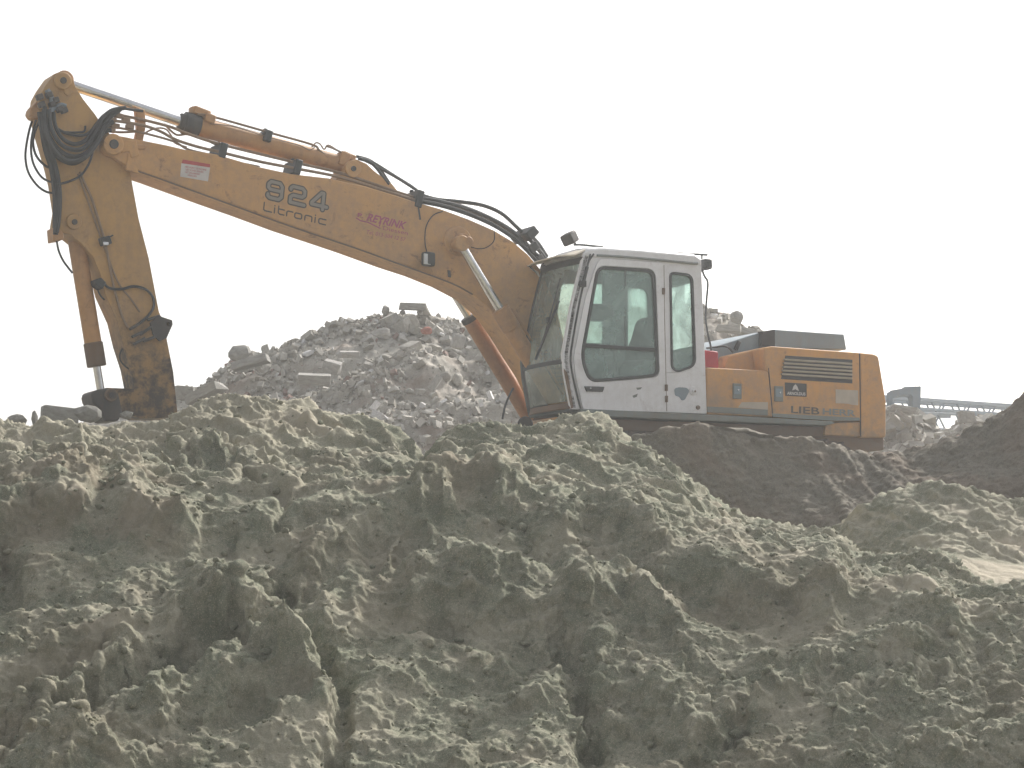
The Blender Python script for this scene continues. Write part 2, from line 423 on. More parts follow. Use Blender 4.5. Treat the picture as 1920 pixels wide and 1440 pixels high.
cols = np.concatenate([np.arange(-1500, -150, 14.0), np.arange(-150, 2071, 1.9), np.arange(2074, 3300, 14.0)])
lines = [([(0, 1960)], [(0, 13.8)]), ([(0, 1560)], BD), (MID, MD), (CREST, CD), ([(p, y + 10) for p, y in CREST], [(p, d + 1.0) for p, d in CD]), ([(p, y + 150) for p, y in CREST], [(p, d + 2.2) for p, d in CD])]
PX, PY, D, SG = swath(cols, lines, [24, 460, 220, 30, 26])
SG = np.maximum(SG - 1, 0)
SG = np.where(SG < 1, SG * .5, np.where(SG < 2, .5 + (SG - 1) * .5, SG - 1))
# terraces: the face is steep where D changes slowly
t = np.clip(SG, 0, 1)
X, Y, Z = to_world(PX, PY, D)
N = normals(X, Y, Z); S = arclen(X, Y, Z)
H = np.zeros_like(X); front = 1 - sstep(.97, 1.0, SG)
for pts, h, wb, wf in [
    ([(-40, 905), (60, 885), (130, 895), (230, 905), (260, 925), (330, 945), (350, 965)], .42, 55, 130),
    ([(380, 1075), (430, 1035), (500, 985), (545, 1010)], .24, 40, 60),
    ([(575, 1050), (620, 1010), (660, 1020)], .2, 30, 70),
    ([(-60, 1375), (60, 1310), (160, 1245), (290, 1170), (365, 1095), (430, 1112), (500, 1170), (550, 1205)], .46, 40, 50),
    ([(430, 1105), (490, 1085), (525, 1100)], .2, 30, 60),
    ([(60, 1440), (200, 1360), (330, 1290), (400, 1235), (440, 1225), (500, 1212), (550, 1232), (615, 1290), (640, 1340)], .30, 70, 110),
    ([(560, 1050), (600, 1015), (640, 985), (700, 955), (765, 925), (830, 918), (880, 905), (960, 915), (1005, 945)], .36, 40, 62),
    ([(720, 1050), (755, 985), (790, 965), (815, 1010), (835, 1060)], .26, 16, 70),
    ([(855, 1010), (880, 985), (930, 980), (960, 1000)], .16, 20, 40),
    ([(600, 1095), (650, 1070), (760, 1065), (850, 1060), (960, 1050), (1040, 1075), (1090, 1120)], .42, 55, 120),
    ([(1020, 985), (1080, 965), (1140, 960), (1200, 985), (1250, 1025), (1310, 1045), (1420, 1085), (1480, 1095), (1560, 1115)], .36, 60, 75),
    ([(1085, 1150), (1120, 1128), (1165, 1122), (1240, 1165), (1320, 1215)], .26, 30, 70),
    ([(1010, 1285), (1060, 1225), (1110, 1220), (1180, 1260), (1300, 1330)], .26, 60, 90),
    ([(1420, 1300), (1470, 1262), (1500, 1250), (1580, 1225), (1700, 1220), (1800, 1230)], .24, 70, 60),
    ([(1560, 1130), (1640, 1140), (1700, 1158), (1790, 1200)], .2, 40, 40),
    ([(1700, 1220), (1800, 1160), (1880, 1140), (1990, 1120)], .3, 60, 110),
    ([(1560, 1320), (1640, 1275), (1700, 1290)], .2, 30, 60),
    ([(1690, 1430), (1740, 1405), (1850, 1392), (2000, 1388)], .22, 40, 60),
    ([(380, 1340), (440, 1270), (480, 1280), (520, 1330), (600, 1350)], .22, 40, 70),
    ([(700, 1290), (800, 1240), (850, 1215), (960, 1245)], .15, 70, 60),
    ([(840, 1420), (960, 1340), (1060, 1380)], .18, 60, 70),
    ([(100, 820), (170, 845), (330, 850), (420, 838), (470, 860)], .13, 30, 30),
    ([(250, 890), (330, 862), (400, 845), (440, 870)], .16, 30, 34),
    ([(1250, 1425), (1330, 1370), (1480, 1290), (1540, 1265)], .15, 14, 30),
]:
    H += scarp(PX, PY, pts, h * .90, wb, wf)
for pts, dp, wd in [
    ([(545, 1160), (600, 1225), (640, 1290), (632, 1400)], .30, 20), ([(1065, 1190), (1085, 1270), (1105, 1330), (1110, 1440)], .26, 24),
    ([(1480, 1245), (1420, 1290), (1380, 1350), (1290, 1440), (1240, 1500)], .18, 16), ([(425, 800), (440, 860), (500, 905), (540, 940), (520, 990)], .15, 9),
    ([(640, 900), (720, 880), (790, 850)], .1, 10), ([(895, 880), (860, 830), (850, 800)], .05, 10), ([(760, 1040), (700, 1080), (640, 1130)], .06, 12),
    ([(520, 1080), (540, 1130), (545, 1160)], .25, 14), ([(-60, 1420), (100, 1350), (230, 1290), (340, 1232), (440, 1190), (540, 1200)], .34, 24), ([(0, 1010), (20, 1050), (10, 1110)], .3, 26), ([(840, 1150), (980, 1210), (1065, 1190)], .14, 45)]:
    H += gully(PX, PY, pts, dp * .8, wd)
bare = sstep(1380, 1600, PX) * sstep(1100, 1010, PY) * .0
smooth_m = np.clip(fbm(X / 2.2, S / 2.2, 3, 61) * 1.3 + .45, 0, 1)          # where the sand is clean cut instead of crumbly
wx = .09 * pn(X / .3, S / .3, 11) + .03 * pn(X / .09, S / .09, 12); wy = .09 * pn(X / .3, S / .3, 13) + .03 * pn(X / .09, S / .09, 14)
XW, SW = X + wx, S + wy
crumb = .28 + .72 * sstep(.30, .85, smooth_m)
topz = sstep(.45, .7, SG)
ca, sa = math.cos(.55), math.sin(.55)
low = sstep(.62, .45, SG)
H += .13 * (ridged((-X * sa + S * ca) / 1.3 + .25 * pn(X / 1.2, S / 1.2, 70), (X * ca + S * sa) / 4.2, 2, 71) - .6) * low
H += .11 * (ridged((X * sa + S * ca) / .95 + .25 * pn(X / 1.1, S / 1.1, 72), (X * ca - S * sa) / 3.6, 2, 73) - .6) * (1 - low)
H += .09 * fbm(X / 1.9, S / 1.6, 3, 20) + .075 * facets(XW / 1.05, SW / .95, 21, .8, .55) + .03 * facets(XW / .45, SW / .45, 22, .8, .5)
damp = .35 + .65 * sstep(1.0, .93, SG)
damp = np.where(SG > 1, .40, damp)
H = blur(H, 4)
X += N[..., 0] * H * damp * .2; Y += N[..., 1] * H * damp * .35; Z += (H - .05) * damp * .95
Z -= (.15 * np.exp(-((PX - 798) / 40) ** 2) + .06 * np.exp(-((PX - 1190) / 60) ** 2) + .05 * sstep(360, 300, PX)) * sstep(.7, .95, SG)
Z -= .20 * sstep(1250, 1400, PX) * sstep(1800, 1620, PX) * sstep(.55, .9, SG)
N = blur(normals(X, Y, Z), 8); N /= np.linalg.norm(N, axis=-1, keepdims=True)
ru, rv = X * .80 - Y * .60, X * .60 + Y * .80
wx = .05 * pn3(X / .25, Y / .25, Z / .25, 12); wz = .05 * pn3(X / .25, Y / .25, Z / .25, 13)
H = .060 * (ridged3(ru / .8 + wx, rv / .26 + wz, Z / .5, 3, 24) - .6) * (.3 + .7 * topz)
H += .050 * lumps3((X + wx) / .42, Y / .42, (Z + wz) / .36, 25, .6) * (.3 + .7 * crumb)
H += .046 * lumps3((X + wx) / .19, Y / .19, (Z + wz) / .17, 26, .7) * (.3 + .7 * crumb)
H += .030 * lumps3(X / .095, Y / .095, Z / .085, 27, .7) * (.35 + .65 * crumb)
H += .017 * lumps3(X / .047, Y / .047, Z / .044, 28, .7) * (.5 + .5 * crumb)
H += .026 * (ridged3(X / .22 + wx * 3, Y / .22, Z / .22 + wz * 3, 4, 29) - .6) * (.45 + .6 * crumb)
H += .030 * pn3(X / .35, Y / .35, Z / .35, 33)
H -= .035
X += N[..., 0] * H; Y += N[..., 1] * H; Z += N[..., 2] * H + .012
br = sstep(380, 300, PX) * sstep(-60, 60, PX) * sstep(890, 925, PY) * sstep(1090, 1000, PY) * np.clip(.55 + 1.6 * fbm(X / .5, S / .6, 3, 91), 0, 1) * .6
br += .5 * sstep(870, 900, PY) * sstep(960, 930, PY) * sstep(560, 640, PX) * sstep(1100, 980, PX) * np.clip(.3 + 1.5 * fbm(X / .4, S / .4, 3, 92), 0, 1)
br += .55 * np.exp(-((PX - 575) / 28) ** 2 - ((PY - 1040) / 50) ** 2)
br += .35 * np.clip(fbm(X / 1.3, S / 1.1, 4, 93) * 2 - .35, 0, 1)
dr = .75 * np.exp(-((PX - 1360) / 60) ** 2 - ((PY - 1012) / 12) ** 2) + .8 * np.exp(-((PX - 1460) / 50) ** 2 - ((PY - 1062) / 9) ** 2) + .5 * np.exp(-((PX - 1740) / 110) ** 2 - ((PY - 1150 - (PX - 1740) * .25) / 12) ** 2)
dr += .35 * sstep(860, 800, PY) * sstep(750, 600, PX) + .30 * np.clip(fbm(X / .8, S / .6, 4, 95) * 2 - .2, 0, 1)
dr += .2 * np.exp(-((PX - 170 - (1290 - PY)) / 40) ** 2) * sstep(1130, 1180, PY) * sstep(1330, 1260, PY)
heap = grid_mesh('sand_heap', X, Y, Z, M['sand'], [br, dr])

# ---- right hand middle ground: sandy track, slope and brown earth bank behind
cols = np.concatenate([np.arange(1090, 2131, 2.0), np.arange(2140, 3300, 14.0)])
MC = [(1090, 1075), (1450, 1050), (1540, 1010), (1600, 968), (1640, 948), (1680, 930), (1740, 922), (1800, 922), (1860, 926), (1900, 936), (1940, 925), (2130, 905)]
TOP = [(1090, 800), (1180, 822), (1220, 822), (1250, 812), (1290, 803), (1310, 790), (1330, 797), (1400, 799), (1450, 816), (1500, 824), (1550, 842), (1600, 849), (1680, 845), (1750, 838),
       (1800, 824), (1850, 797), (1880, 770), (1920, 738), (2000, 690), (2130, 640), (2500, 600), (3300, 700)]
lines = [([(0, 1135)], [(1090, 25.0), (1600, 23.6), (1750, 22.2), (1850, 21.6), (2130, 21.2)]), ([(1090, 1110), (1450, 1100), (1700, 1062), (1790, 1044), (1920, 1062), (2130, 1076)], [(1090, 25.6), (1600, 24.0), (1750, 23.0), (2130, 22.7)]),
         (MC, [(1090, 26.2), (1650, 24.9), (2130, 24.4)]), ([(p, y + 30) for p, y in MC], [(1090, 26.9), (2130, 25.9)]),
         (TOP, [(1090, 27.2), (1250, 27.2), (1700, 28.2), (1850, 27.6), (2130, 26.6)]), ([(p, y + 26) for p, y in TOP], [(0, 29.4)])]
PX, PY, D, SG = swath(cols, lines, [60, 110, 24, 150, 24])
X, Y, Z = to_world(PX, PY, D); N = normals(X, Y, Z); S = arclen(X, Y, Z)
slope = sstep(1.0, 1.12, SG) * sstep(3.0, 2.6, SG); bank = sstep(2.8, 3.1, SG) * sstep(4.15, 3.97, SG); path = 1 - sstep(.95, 1.06, SG)
diag = (X * .75 + S * .66)
H = slope * .09 * fbm(X / 1.1, S / 1.1, 3, 120) + bank * (.09 * fbm(X / 1.2, S / 1.2, 3, 130) + .04 * lumps(X / .6, S / .6, 135, .6) * sstep(3.5, 3.9, SG))
H += bank * .07 * (ridged((X + .35 * S) / .5, S / 1.6, 3, 131) - .6) * np.exp(-((PX - 1620) / 80) ** 2)
X += N[..., 0] * H * .3; Y += N[..., 1] * H * .5; Z += H * .9
N = normals(X, Y, Z); sb = slope + bank * .9
H = sb * (.030 * lumps3(X / .36, Y / .36, Z / .3, 141, .55) + .034 * lumps3(X / .17, Y / .17, Z / .15, 142, .6) + .026 * lumps3(X / .08, Y / .08, Z / .075, 143, .6) + .02 * (ridged3(X / .2, Y / .2, Z / .2, 3, 144) - .5))
H += path * (.010 * lumps3(X / .06, Y / .06, Z / .06, 149, .5) + .012 * pn3(X / .2, Y / .2, Z / .2, 148))
H += slope * .035 * (ridged3((X - Y) / .7, (X + Y) / .2, Z / .4, 2, 145) - .5)
H += path * (.012 * fbm(X / .3, S / .2, 3, 140)) + sstep(.75, .6, SG) * (.12 * lumps(X / .4, S / .3, 141, .5) + .05 * lumps(X / .13, S / .1, 142, .6))
X += N[..., 0] * H; Y += N[..., 1] * H; Z += N[..., 2] * H
earth_m = sstep(2.2, 2.9, SG)
dry = path * .95 * sstep(.3, .6, SG) + slope * (.12 + .40 * sstep(1700, 1900, PX) * sstep(930, 1000, PY) + .5 * np.clip(fbm(X / .6, S / .3, 4, 145) * 2, 0, 1))
k0 = int(60 + 110 + 12)
grid_mesh('sandy_track', X[:k0 + 1], Y[:k0 + 1], Z[:k0 + 1], M['sand'], [np.zeros_like(dry)[:k0 + 1], dry[:k0 + 1]])
brn = .25 * np.clip(fbm(X / .9, S / .9, 4, 146) * 2, 0, 1) + .3 * (1 - sstep(2.9, 3.15, SG)) + .35 * sstep(1850, 1930, PX) * sstep(3.8, 4, SG)
tag(grid_mesh('earth_bank', X[k0:], Y[k0:], Z[k0:], M['earth'], [brn[k0:], (.25 * np.clip(fbm(X / .4, S / .4, 4, 147) * 2, 0, 1) * sstep(3.7, 4.0, SG))[k0:]]))

# ---- ground sheet to the horizon and the raised yard the machine stands on
n = 120; gx = np.concatenate([-np.geomspace(30, 560, 24)[::-1], np.linspace(-28, 28, 60), np.geomspace(30, 560, 24)])
gy = np.concatenate([[-60, -40, -20, -15], np.linspace(-10, 60, 60), np.geomspace(66, 900, 30)])
GXm, GYm = np.meshgrid(gx, gy)
grid_mesh('ground', GXm, GYm, .0 + .12 * fbm(GXm / 3, GYm / 3, 3, 200) - .35, M['ground'], [np.zeros_like(GXm)])
YZ = ORG.z
ux = np.linspace(-34, 40, 340); uy = np.linspace(25.2, 58, 160)
UX, UY = np.meshgrid(ux, uy)
edge = sstep(27.3, 28.3, UY) * sstep(-34, -30, UX) * sstep(40, 36, UX) * sstep(58, 54, UY)
UZ = (YZ - .02) * edge - .5 * (1 - edge) + (.05 * fbm(UX / 1.1, UY / 1.1, 4, 210) + .03 * lumps(UX / .6, UY / .6, 211)) * edge
grid_mesh('yard_ground', UX, UY, UZ, M['ground'], [np.zeros_like(UX), .3 * np.ones_like(UX)])

# ================================================================== RUBBLE
def stonemat(name, fixed=None):
    m, n, b, _ = newmat(name)
    tc = n.nodes.new('ShaderNodeTexCoord'); v = tc.outputs['Object']
    if fixed is None:
        gi = n.nodes.new('ShaderNodeNewGeometry'); oi = n.nodes.new('ShaderNodeObjectInfo')
        s = n.nodes.new('ShaderNodeMath'); s.operation = 'FRACT'
        n.links.new(mul(n, gi.outputs['Random Per Island'], oi.outputs['Random'], 'ADD'), s.inputs[0])
        cr = n.nodes.new('ShaderNodeValToRGB'); cr.color_ramp.interpolation = 'CONSTANT'
        e = cr.color_ramp.elements; stops = [(0, (.36, .34, .30)), (.2, (.42, .40, .36)), (.38, (.33, .31, .275)), (.5, (.45, .43, .39)), (.66, (.39, .37, .33)), (.8, (.50, .48, .44)), (.93, (.30, .22, .19)), (.965, (.62, .61, .6))]
        e[0].position = 0; e[0].color = (*stops[0][1], 1); e[1].position = stops[1][0]; e[1].color = (*stops[1][1], 1)
        for p, c in stops[2:]: q = e.new(p); q.color = (*c, 1)
        n.links.new(s.outputs[0], cr.inputs[0]); base = cr.outputs[0]
    else: base = fixed
    f = noise(n, v, 5, 6, .7); g = noise(n, v, 30, 5, .7)
    mm = n.nodes.new('ShaderNodeMix'); mm.data_type = 'RGBA'; mm.blend_type = 'MULTIPLY'; mm.inputs[0].default_value = 1
    if fixed is None: n.links.new(base, mm.inputs[6])
    else: mm.inputs[6].default_value = (*fixed, 1)
    cr2 = n.nodes.new('ShaderNodeMapRange'); cr2.inputs[1].default_value = .3; cr2.inputs[2].default_value = .7; cr2.inputs[3].default_value = .72; cr2.inputs[4].default_value = 1.15
    n.links.new(f, cr2.inputs[0]); n.links.new(cr2.outputs[0], mm.inputs[7])
    n.links.new(mm.outputs[2], b.inputs['Base Color']); b.inputs['Roughness'].default_value = .93; b.inputs['Specular IOR Level'].default_value = .25
    bump(n, b, mul(n, f, g, 'ADD'), .5, .02); return m
M['stone'] = stonemat('concrete'); M['stone_grey'] = stonemat('grey_concrete', (.33, .32, .295)); M['stone_pale'] = stonemat('pale_concrete', (.41, .395, .37))
M['stone_white'] = stonemat('white_plaster', (.78, .77, .76)); M['brick'] = stonemat('red_brick', (.38, .17, .13))
M['fines'] = soil('rubble_fines', (.34, .32, .28), (.45, .425, .38), (.24, .17, .13), .6)
rr = random.Random(3)
def chunk_bm(kind, rr):
    bm = bmesh.new()
    if kind == 'slab':
        for sx in (-1, 1):
            for sy in (-1, 1):
                for sz in (-1, 1):
                    bm.verts.new((sx * rr.uniform(.38, .52), sy * rr.uniform(.36, .52), sz * rr.uniform(.42, .52)))
        for k in range(3): bm.verts.new((rr.uniform(-.6, .6), rr.choice((-.55, .55)) * rr.uniform(.8, 1), rr.uniform(-.5, .5)))
    elif kind == 'brick':
        for sx in (-.5, .5):
            for sy in (-.5, .5):
                for sz in (-.5, .5): bm.verts.new((sx * rr.uniform(.93, 1.03), sy * rr.uniform(.93, 1.03), sz * rr.uniform(.95, 1.03)))
    elif kind == 'boulder':
        for k in range(46):
            v = Vector((rr.gauss(0, 1), rr.gauss(0, 1), rr.gauss(0, 1))).normalized() * rr.uniform(.45, .53); bm.verts.new(v)
    else:
        for k in range(15):
            v = Vector((rr.gauss(0, 1), rr.gauss(0, 1), rr.gauss(0, 1))).normalized()
            m = max(abs(v.x), abs(v.y), abs(v.z)); bm.verts.new(v * (.5 * (.4 + .6 / m * .75)) * rr.uniform(.85, 1.05))
    r = bmesh.ops.convex_hull(bm, input=bm.verts)
    bmesh.ops.delete(bm, geom=[g for g in set(r['geom_interior'] + r['geom_unused']) if isinstance(g, bmesh.types.BMVert)], context='VERTS')
    return bm
def chunk_mesh(name, kind, mat, rr, detail=True):
    bm = chunk_bm(kind, rr)
    if detail:
        bmesh.ops.bevel(bm, geom=bm.edges[:], offset=.025, segments=1, affect='EDGES', clamp_overlap=True)
    me = bpy.data.meshes.new(name); bm.to_mesh(me); bm.free(); me.materials.append(mat); return me
def hand_chunk(name, px, py, D, wpx, hpx, label, cat='rubble chunk', kind='slab', mat='stone_grey', rot=0, dep=None, tilt=(0, 0), group=None, yaw=None, grow=1.0):
    """a chunk of a given apparent size: width and height in metres from the photograph's scale at that distance"""
    s = D / F; me = chunk_mesh(name, kind, M[mat], rr)
    o = bpy.data.objects.new(name, me); COL.objects.link(o)
    o.location = wpt(px, py, D); o.scale = (wpx * s * grow, (dep or max(wpx, hpx) * .7) * s, hpx * s * grow)
    o.rotation_euler = (R(tilt[0]), R(rot), R(yaw if yaw is not None else rr.uniform(-18, 18))); tag(o, label, cat, group); return o

RT = [(-450, 1010), (-150, 900), (150, 800), (250, 772), (330, 742), (370, 735), (400, 712), (430, 684), (500, 668), (530, 656), (560, 638), (620, 614), (700, 597), (745, 590), (800, 590), (870, 602), (950, 596),
      (1050, 585), (1200, 575), (1300, 580), (1345, 588), (1390, 612), (1430, 632), (1500, 672), (1600, 760), (1700, 850), (1900, 960)]
cols = np.arange(-450, 1900, 3.0)
lines = [([(0, 1015)], [(0, 36.0)]), ([(-450, 1012), (150, 990), (400, 900), (700, 840), (1100, 850), (1900, 990)], [(0, 38.5)]), (RT, [(0, 44.0)]), ([(p, y + 12) for p, y in RT], [(0, 45.5)]), ([(0, 1010)], [(0, 54)])]
PX, PY, D, SG = swath(cols, lines, [40, 120, 8, 40]); X, Y, Z = to_world(PX, PY, D); S = arclen(X, Y, Z)
top = sstep(2.1, 1.9, SG)
H = .30 * fbm(X / 1.8, S / 1.8, 4, 300) * (1 - .7 * sstep(1.6, 1.95, SG)) + .07 * lumps(X / .4, S / .4, 301, .8) + .05 * lumps(X / .16, S / .15, 302, .8) + .02 * fbm(X / .08, S / .08, 2, 303)
Z2 = Z + H * .8; Y2 = Y - H * .5
tag(grid_mesh('rubble_heap', X, Y2, Z2, M['fines'], [np.clip(fbm(X, S, 3, 305), 0, 1) * .6, 0 * X], kind='structure'))
RB = [(1560, 850), (1640, 806), (1662, 784), (1700, 778), (1725, 784), (1742, 806), (1770, 812), (1800, 794), (1850, 786), (1880, 802), (1960, 810), (2100, 810)]
colsb = np.arange(1560, 2100, 3.0)
lines = [([(0, 1000)], [(0, 33.0)]), (RB, [(0, 36.5)]), ([(p, y + 12) for p, y in RB], [(0, 37.3)]), ([(0, 1000)], [(0, 41)])]
PXb, PYb, Db, SGb = swath(colsb, lines, [80, 8, 30]); Xb, Yb, Zb = to_world(PXb, PYb, Db); Sb = arclen(Xb, Yb, Zb)
Hb = .1 * fbm(Xb / .8, Sb / .8, 4, 310) + .06 * lumps(Xb / .3, Sb / .3, 311, .8)
tag(grid_mesh('rubble_mound', Xb, Yb - Hb * .5, Zb + Hb * .8, M['fines'], [0 * Xb, .4 + 0 * Xb], kind='structure'))

def scatter_tmpl(n=14):
    out = []
    for i in range(n):
        bm = chunk_bm(rr.choice(('chip', 'chip', 'slab', 'brick')), rr); bm.verts.ensure_lookup_table()
        idx = {v: k for k, v in enumerate(bm.verts)}
        bmesh.ops.triangulate(bm, faces=bm.faces[:]); out.append((np.array([v.co[:] for v in bm.verts]), np.array([[idx[v] for v in f.verts] for f in bm.faces]))); bm.free()
    return out
TM = scatter_tmpl()
def stuff_chunks(name, Xs, Ys, Zs, count, smin, smax, rowsel, label, wfun=None):
    V = []; Fc = []; o = 0; r_, c_ = Xs.shape
    rs = np.random.RandomState(len(name) + count)
    k = 0
    while k < count:
        i = rs.randint(rowsel[0], rowsel[1]); j = rs.randint(0, c_)
        if wfun is not None and rs.rand() > wfun(i, j): k += 1; continue
        s = min(smin * (1 / (1 - rs.rand() * .985)) ** .62, smax)
        tv, tf = TM[rs.randint(len(TM))]
        ea = rs.rand(3) * 6.3; mtx = np.array(Matrix.Rotation(ea[0], 3, 'X') @ Matrix.Rotation(ea[1], 3, 'Y') @ Matrix.Rotation(ea[2], 3, 'Z'))
        sc = np.array([1, rs.uniform(.5, 1), rs.uniform(.3, .8)]) * s
        p = (tv * sc) @ mtx.T + np.array([Xs[i, j] + rs.uniform(-.03, .03), Ys[i, j], Zs[i, j] + s * .12])
        V.append(p); Fc.append(tf + o); o += len(p); k += 1
    V = np.concatenate(V); Fc = np.concatenate(Fc)
    me = bpy.data.meshes.new(name); me.from_pydata(V.tolist(), [], Fc.tolist()); me.materials.append(M['stone'])
    ob = bpy.data.objects.new(name, me); COL.objects.link(ob); tag(ob, label, 'rubble', kind='stuff'); return ob
dens = np.clip(.55 + 1.1 * fbm(X / 1.6, S / 1.6, 3, 320), .12, 1) * np.where(PY > 760, .6, 1)
stuff_chunks('broken_concrete', X, Y2, Z2, 33000, .04, .15, (38, 168), 'small broken concrete covering the big grey heap behind the excavator', lambda i, j: dens[i, j])
stuff_chunks('loose_rubble', Xb, Yb - Hb * .5, Zb + Hb * .8, 1900, .05, .24, (35, 88), 'small pale rubble on the mound behind the counterweight')

cl_ = []; tf_ = []; o_ = 0; rs = np.random.RandomState(77); hv = np.array([v.co[:] for v in heap.data.vertices]).reshape(-1, 3) if False else None
co = np.empty(len(heap.data.vertices) * 3, np.float32); heap.data.vertices.foreach_get('co', co); co = co.reshape(-1, 3)
BTM = []
for i in range(8):
    bm = chunk_bm('boulder' if i % 2 else 'chip', rr); idx = {v: k for k, v in enumerate(bm.verts)}; bmesh.ops.triangulate(bm, faces=bm.faces[:])
    BTM.append((np.array([v.co[:] for v in bm.verts]), np.array([[idx[v] for v in f.verts] for f in bm.faces]))); bm.free()
for i in range(5200):
    p = co[rs.randint(len(co))]; tv, tf = BTM[rs.randint(8)]; s_ = min(.018 / (1 - rs.rand() * .97) ** .55, .11)
    m3 = np.array(Matrix.Rotation(rs.rand() * 6.3, 3, 'Z') @ Matrix.Rotation(rs.rand() * 6.3, 3, 'X'))
    q = (tv * np.array([1, rs.uniform(.6, 1), rs.uniform(.5, .9)]) * s_) @ m3.T + p + np.array([0, 0, s_ * .15]); cl_.append(q); tf_.append(tf + o_); o_ += len(q)
me = bpy.data.meshes.new('loose_clods'); me.from_pydata(np.concatenate(cl_).tolist(), [], np.concatenate(tf_).tolist()); me.materials.append(M['sand'])
me.polygons.foreach_set('use_smooth', [True] * len(me.polygons))
lc = bpy.data.objects.new('loose_clods', me); COL.objects.link(lc); tag(lc, 'small crumbs and clods of sand lying all over the foreground heap', 'sand clods', kind='stuff')
protos = [chunk_mesh('concrete_chunk', k, M['stone'], rr) for k in ('chip', 'slab', 'chip', 'brick', 'slab', 'chip', 'boulder', 'chip', 'slab')]
def place_chunk(x, y, z, s, label, group):
    o = bpy.data.objects.new('concrete_chunk', rr.choice(protos)); COL.objects.link(o)
    o.location = (x, y, z + s * .12); o.scale = (s, s * rr.uniform(.5, .9), s * rr.uniform(.3, .7))
    o.rotation_euler = (rr.uniform(-.7, .7), rr.uniform(-.7, .7), rr.uniform(0, 6.3)); return tag(o, label, 'rubble chunk', group)
def zone(px, py):
    if px > 1300: return ('grey concrete chunk on the heap between the cab and the grey bonnet', 'concrete chunks right of the cab')
    if px > 860: return ('grey concrete chunk on the heap behind the boom cylinders', 'concrete chunks behind the boom cylinders')
    if px < 520: return ('grey concrete chunk on the low left shoulder of the heap towards the stick', 'concrete chunks on the left shoulder of the heap')
    if py < 650: return ('grey concrete chunk on the summit of the heap under the boom', 'concrete chunks on the heap summit')
    return ('grey concrete chunk on the broad middle face of the heap between stick and cab', 'concrete chunks on the face of the heap')
k = 0
while k < 205:
    i, j = rr.randint(60, 161), rr.randint(250, X.shape[1] - 160)
    px = PX[i, j]
    if 985 < px < 1110 or 1150 < px < 1325 and PY[i, j] > 600 or PY[i, j] > 800 or px > 1440: continue
    if rr.random() > dens[i, j] + .15: continue
    place_chunk(X[i, j], Y2[i, j], Z2[i, j], rr.uniform(.13, .26) * (1 if rr.random() < .85 else 1.5), *zone(px, PY[i, j])); k += 1
for k in range(44):
    while True:
        i, j = rr.randint(40, 82), rr.randint(28, 118)
        if PYb[i, j] < 880: break
    place_chunk(Xb[i, j], (Yb - Hb * .5)[i, j], (Zb + Hb * .8)[i, j] - .05, rr.uniform(.14, .27), 'pale broken concrete chunk, one of many on the mound behind the counterweight', 'concrete chunks on the mound by the counterweight')
# chunks that can be told apart
hand_chunk('flat_slab', 772, 575, 43.6, 54, 13, 'flat grey slab balanced on two small stones at the top of the rubble heap', 'concrete slab', tilt=(4, 0), rot=2, yaw=4)
hand_chunk('prop_stone', 755, 586, 43.6, 12, 10, 'small stone wedged under the left end of the slab on the heap summit', 'stone', 'boulder')
hand_chunk('prop_stone', 788, 587, 43.6, 14, 11, 'small stone wedged under the right end of the slab on the heap summit', 'stone', 'boulder')
hand_chunk('rounded_boulder', 723, 582, 43.5, 16, 22, 'upright rounded stone on the skyline just left of the summit slab', 'boulder', 'boulder')
hand_chunk('concrete_block', 714, 624, 42.2, 46, 24, 'large pale wedge of concrete below the heap summit, left of the boom cylinders', 'concrete block', mat='stone_pale', rot=-12, tilt=(38, 0), kind='chip')
hand_chunk('rounded_boulder', 449, 662, 42.6, 46, 30, 'largest rounded boulder, on the left shoulder of the rubble heap skyline', 'boulder', 'boulder', rot=-8, grow=1.08)
hand_chunk('broken_slab', 470, 680, 42.2, 70, 16, 'long grey slab lying under the rounded boulder on the heap\'s left shoulder', 'concrete slab', rot=-14)
hand_chunk('concrete_beam', 589, 711, 40.2, 62, 19, 'long squared concrete block with a straight front edge, middle of the rubble heap', 'concrete block', 'brick', 'stone_grey', rot=1, yaw=5, tilt=(12, 0))
hand_chunk('concrete_block', 622, 688, 40.6, 34, 24, 'five sided grey concrete lump just above the long squared block on the heap', 'concrete block', mat='stone_pale', rot=12, tilt=(20, 0))
hand_chunk('flat_slab', 654, 665, 41.2, 40, 13, 'thin flat slab half way up the rubble heap above the five sided lump', 'concrete slab', rot=-2, tilt=(10, 0), mat='stone_pale')
hand_chunk('tilted_slab', 816, 719, 40.2, 13, 32, 'narrow grey slab standing tilted on the heap to the left of the rear boom cylinder', 'concrete slab', 'brick', rot=32, yaw=0, mat='stone_pale')
hand_chunk('white_block', 703, 761, 39.4, 12, 20, 'bright white block low on the heap, leaning to the right', 'plaster block', 'brick', 'stone_white', rot=38, yaw=10)
hand_chunk('concrete_beam', 383, 738, 39.8, 78, 17, 'long slab sloping down to the left at the heap foot beside the stick', 'concrete slab', 'slab', rot=-24)
hand_chunk('concrete_block', 345, 738, 39.8, 40, 28, 'blocky lump at the left foot of the heap right beside the stick', 'concrete block', rot=5)
hand_chunk('concrete_block', 858, 640, 41.6, 24, 28, 'grey squarish block beside the rear boom cylinder high on the heap', 'concrete block', rot=12, mat='stone_pale')
hand_chunk('brick_lump', 800, 620, 42.0, 24, 16, 'reddish lump of brickwork near the summit of the rubble heap', 'brick lump', 'boulder', 'brick')
hand_chunk('plastic_scrap', 829, 627, 41.7, 14, 9, 'crumpled white plastic scrap near the summit, right of the reddish brick lump', 'plastic scrap', 'chip', 'stone_white', rot=30)
hand_chunk('white_brick', 919, 742, 39.3, 8, 18, 'white brick lying on end beside the dangling cable', 'brick', 'brick', 'stone_white', rot=-22)
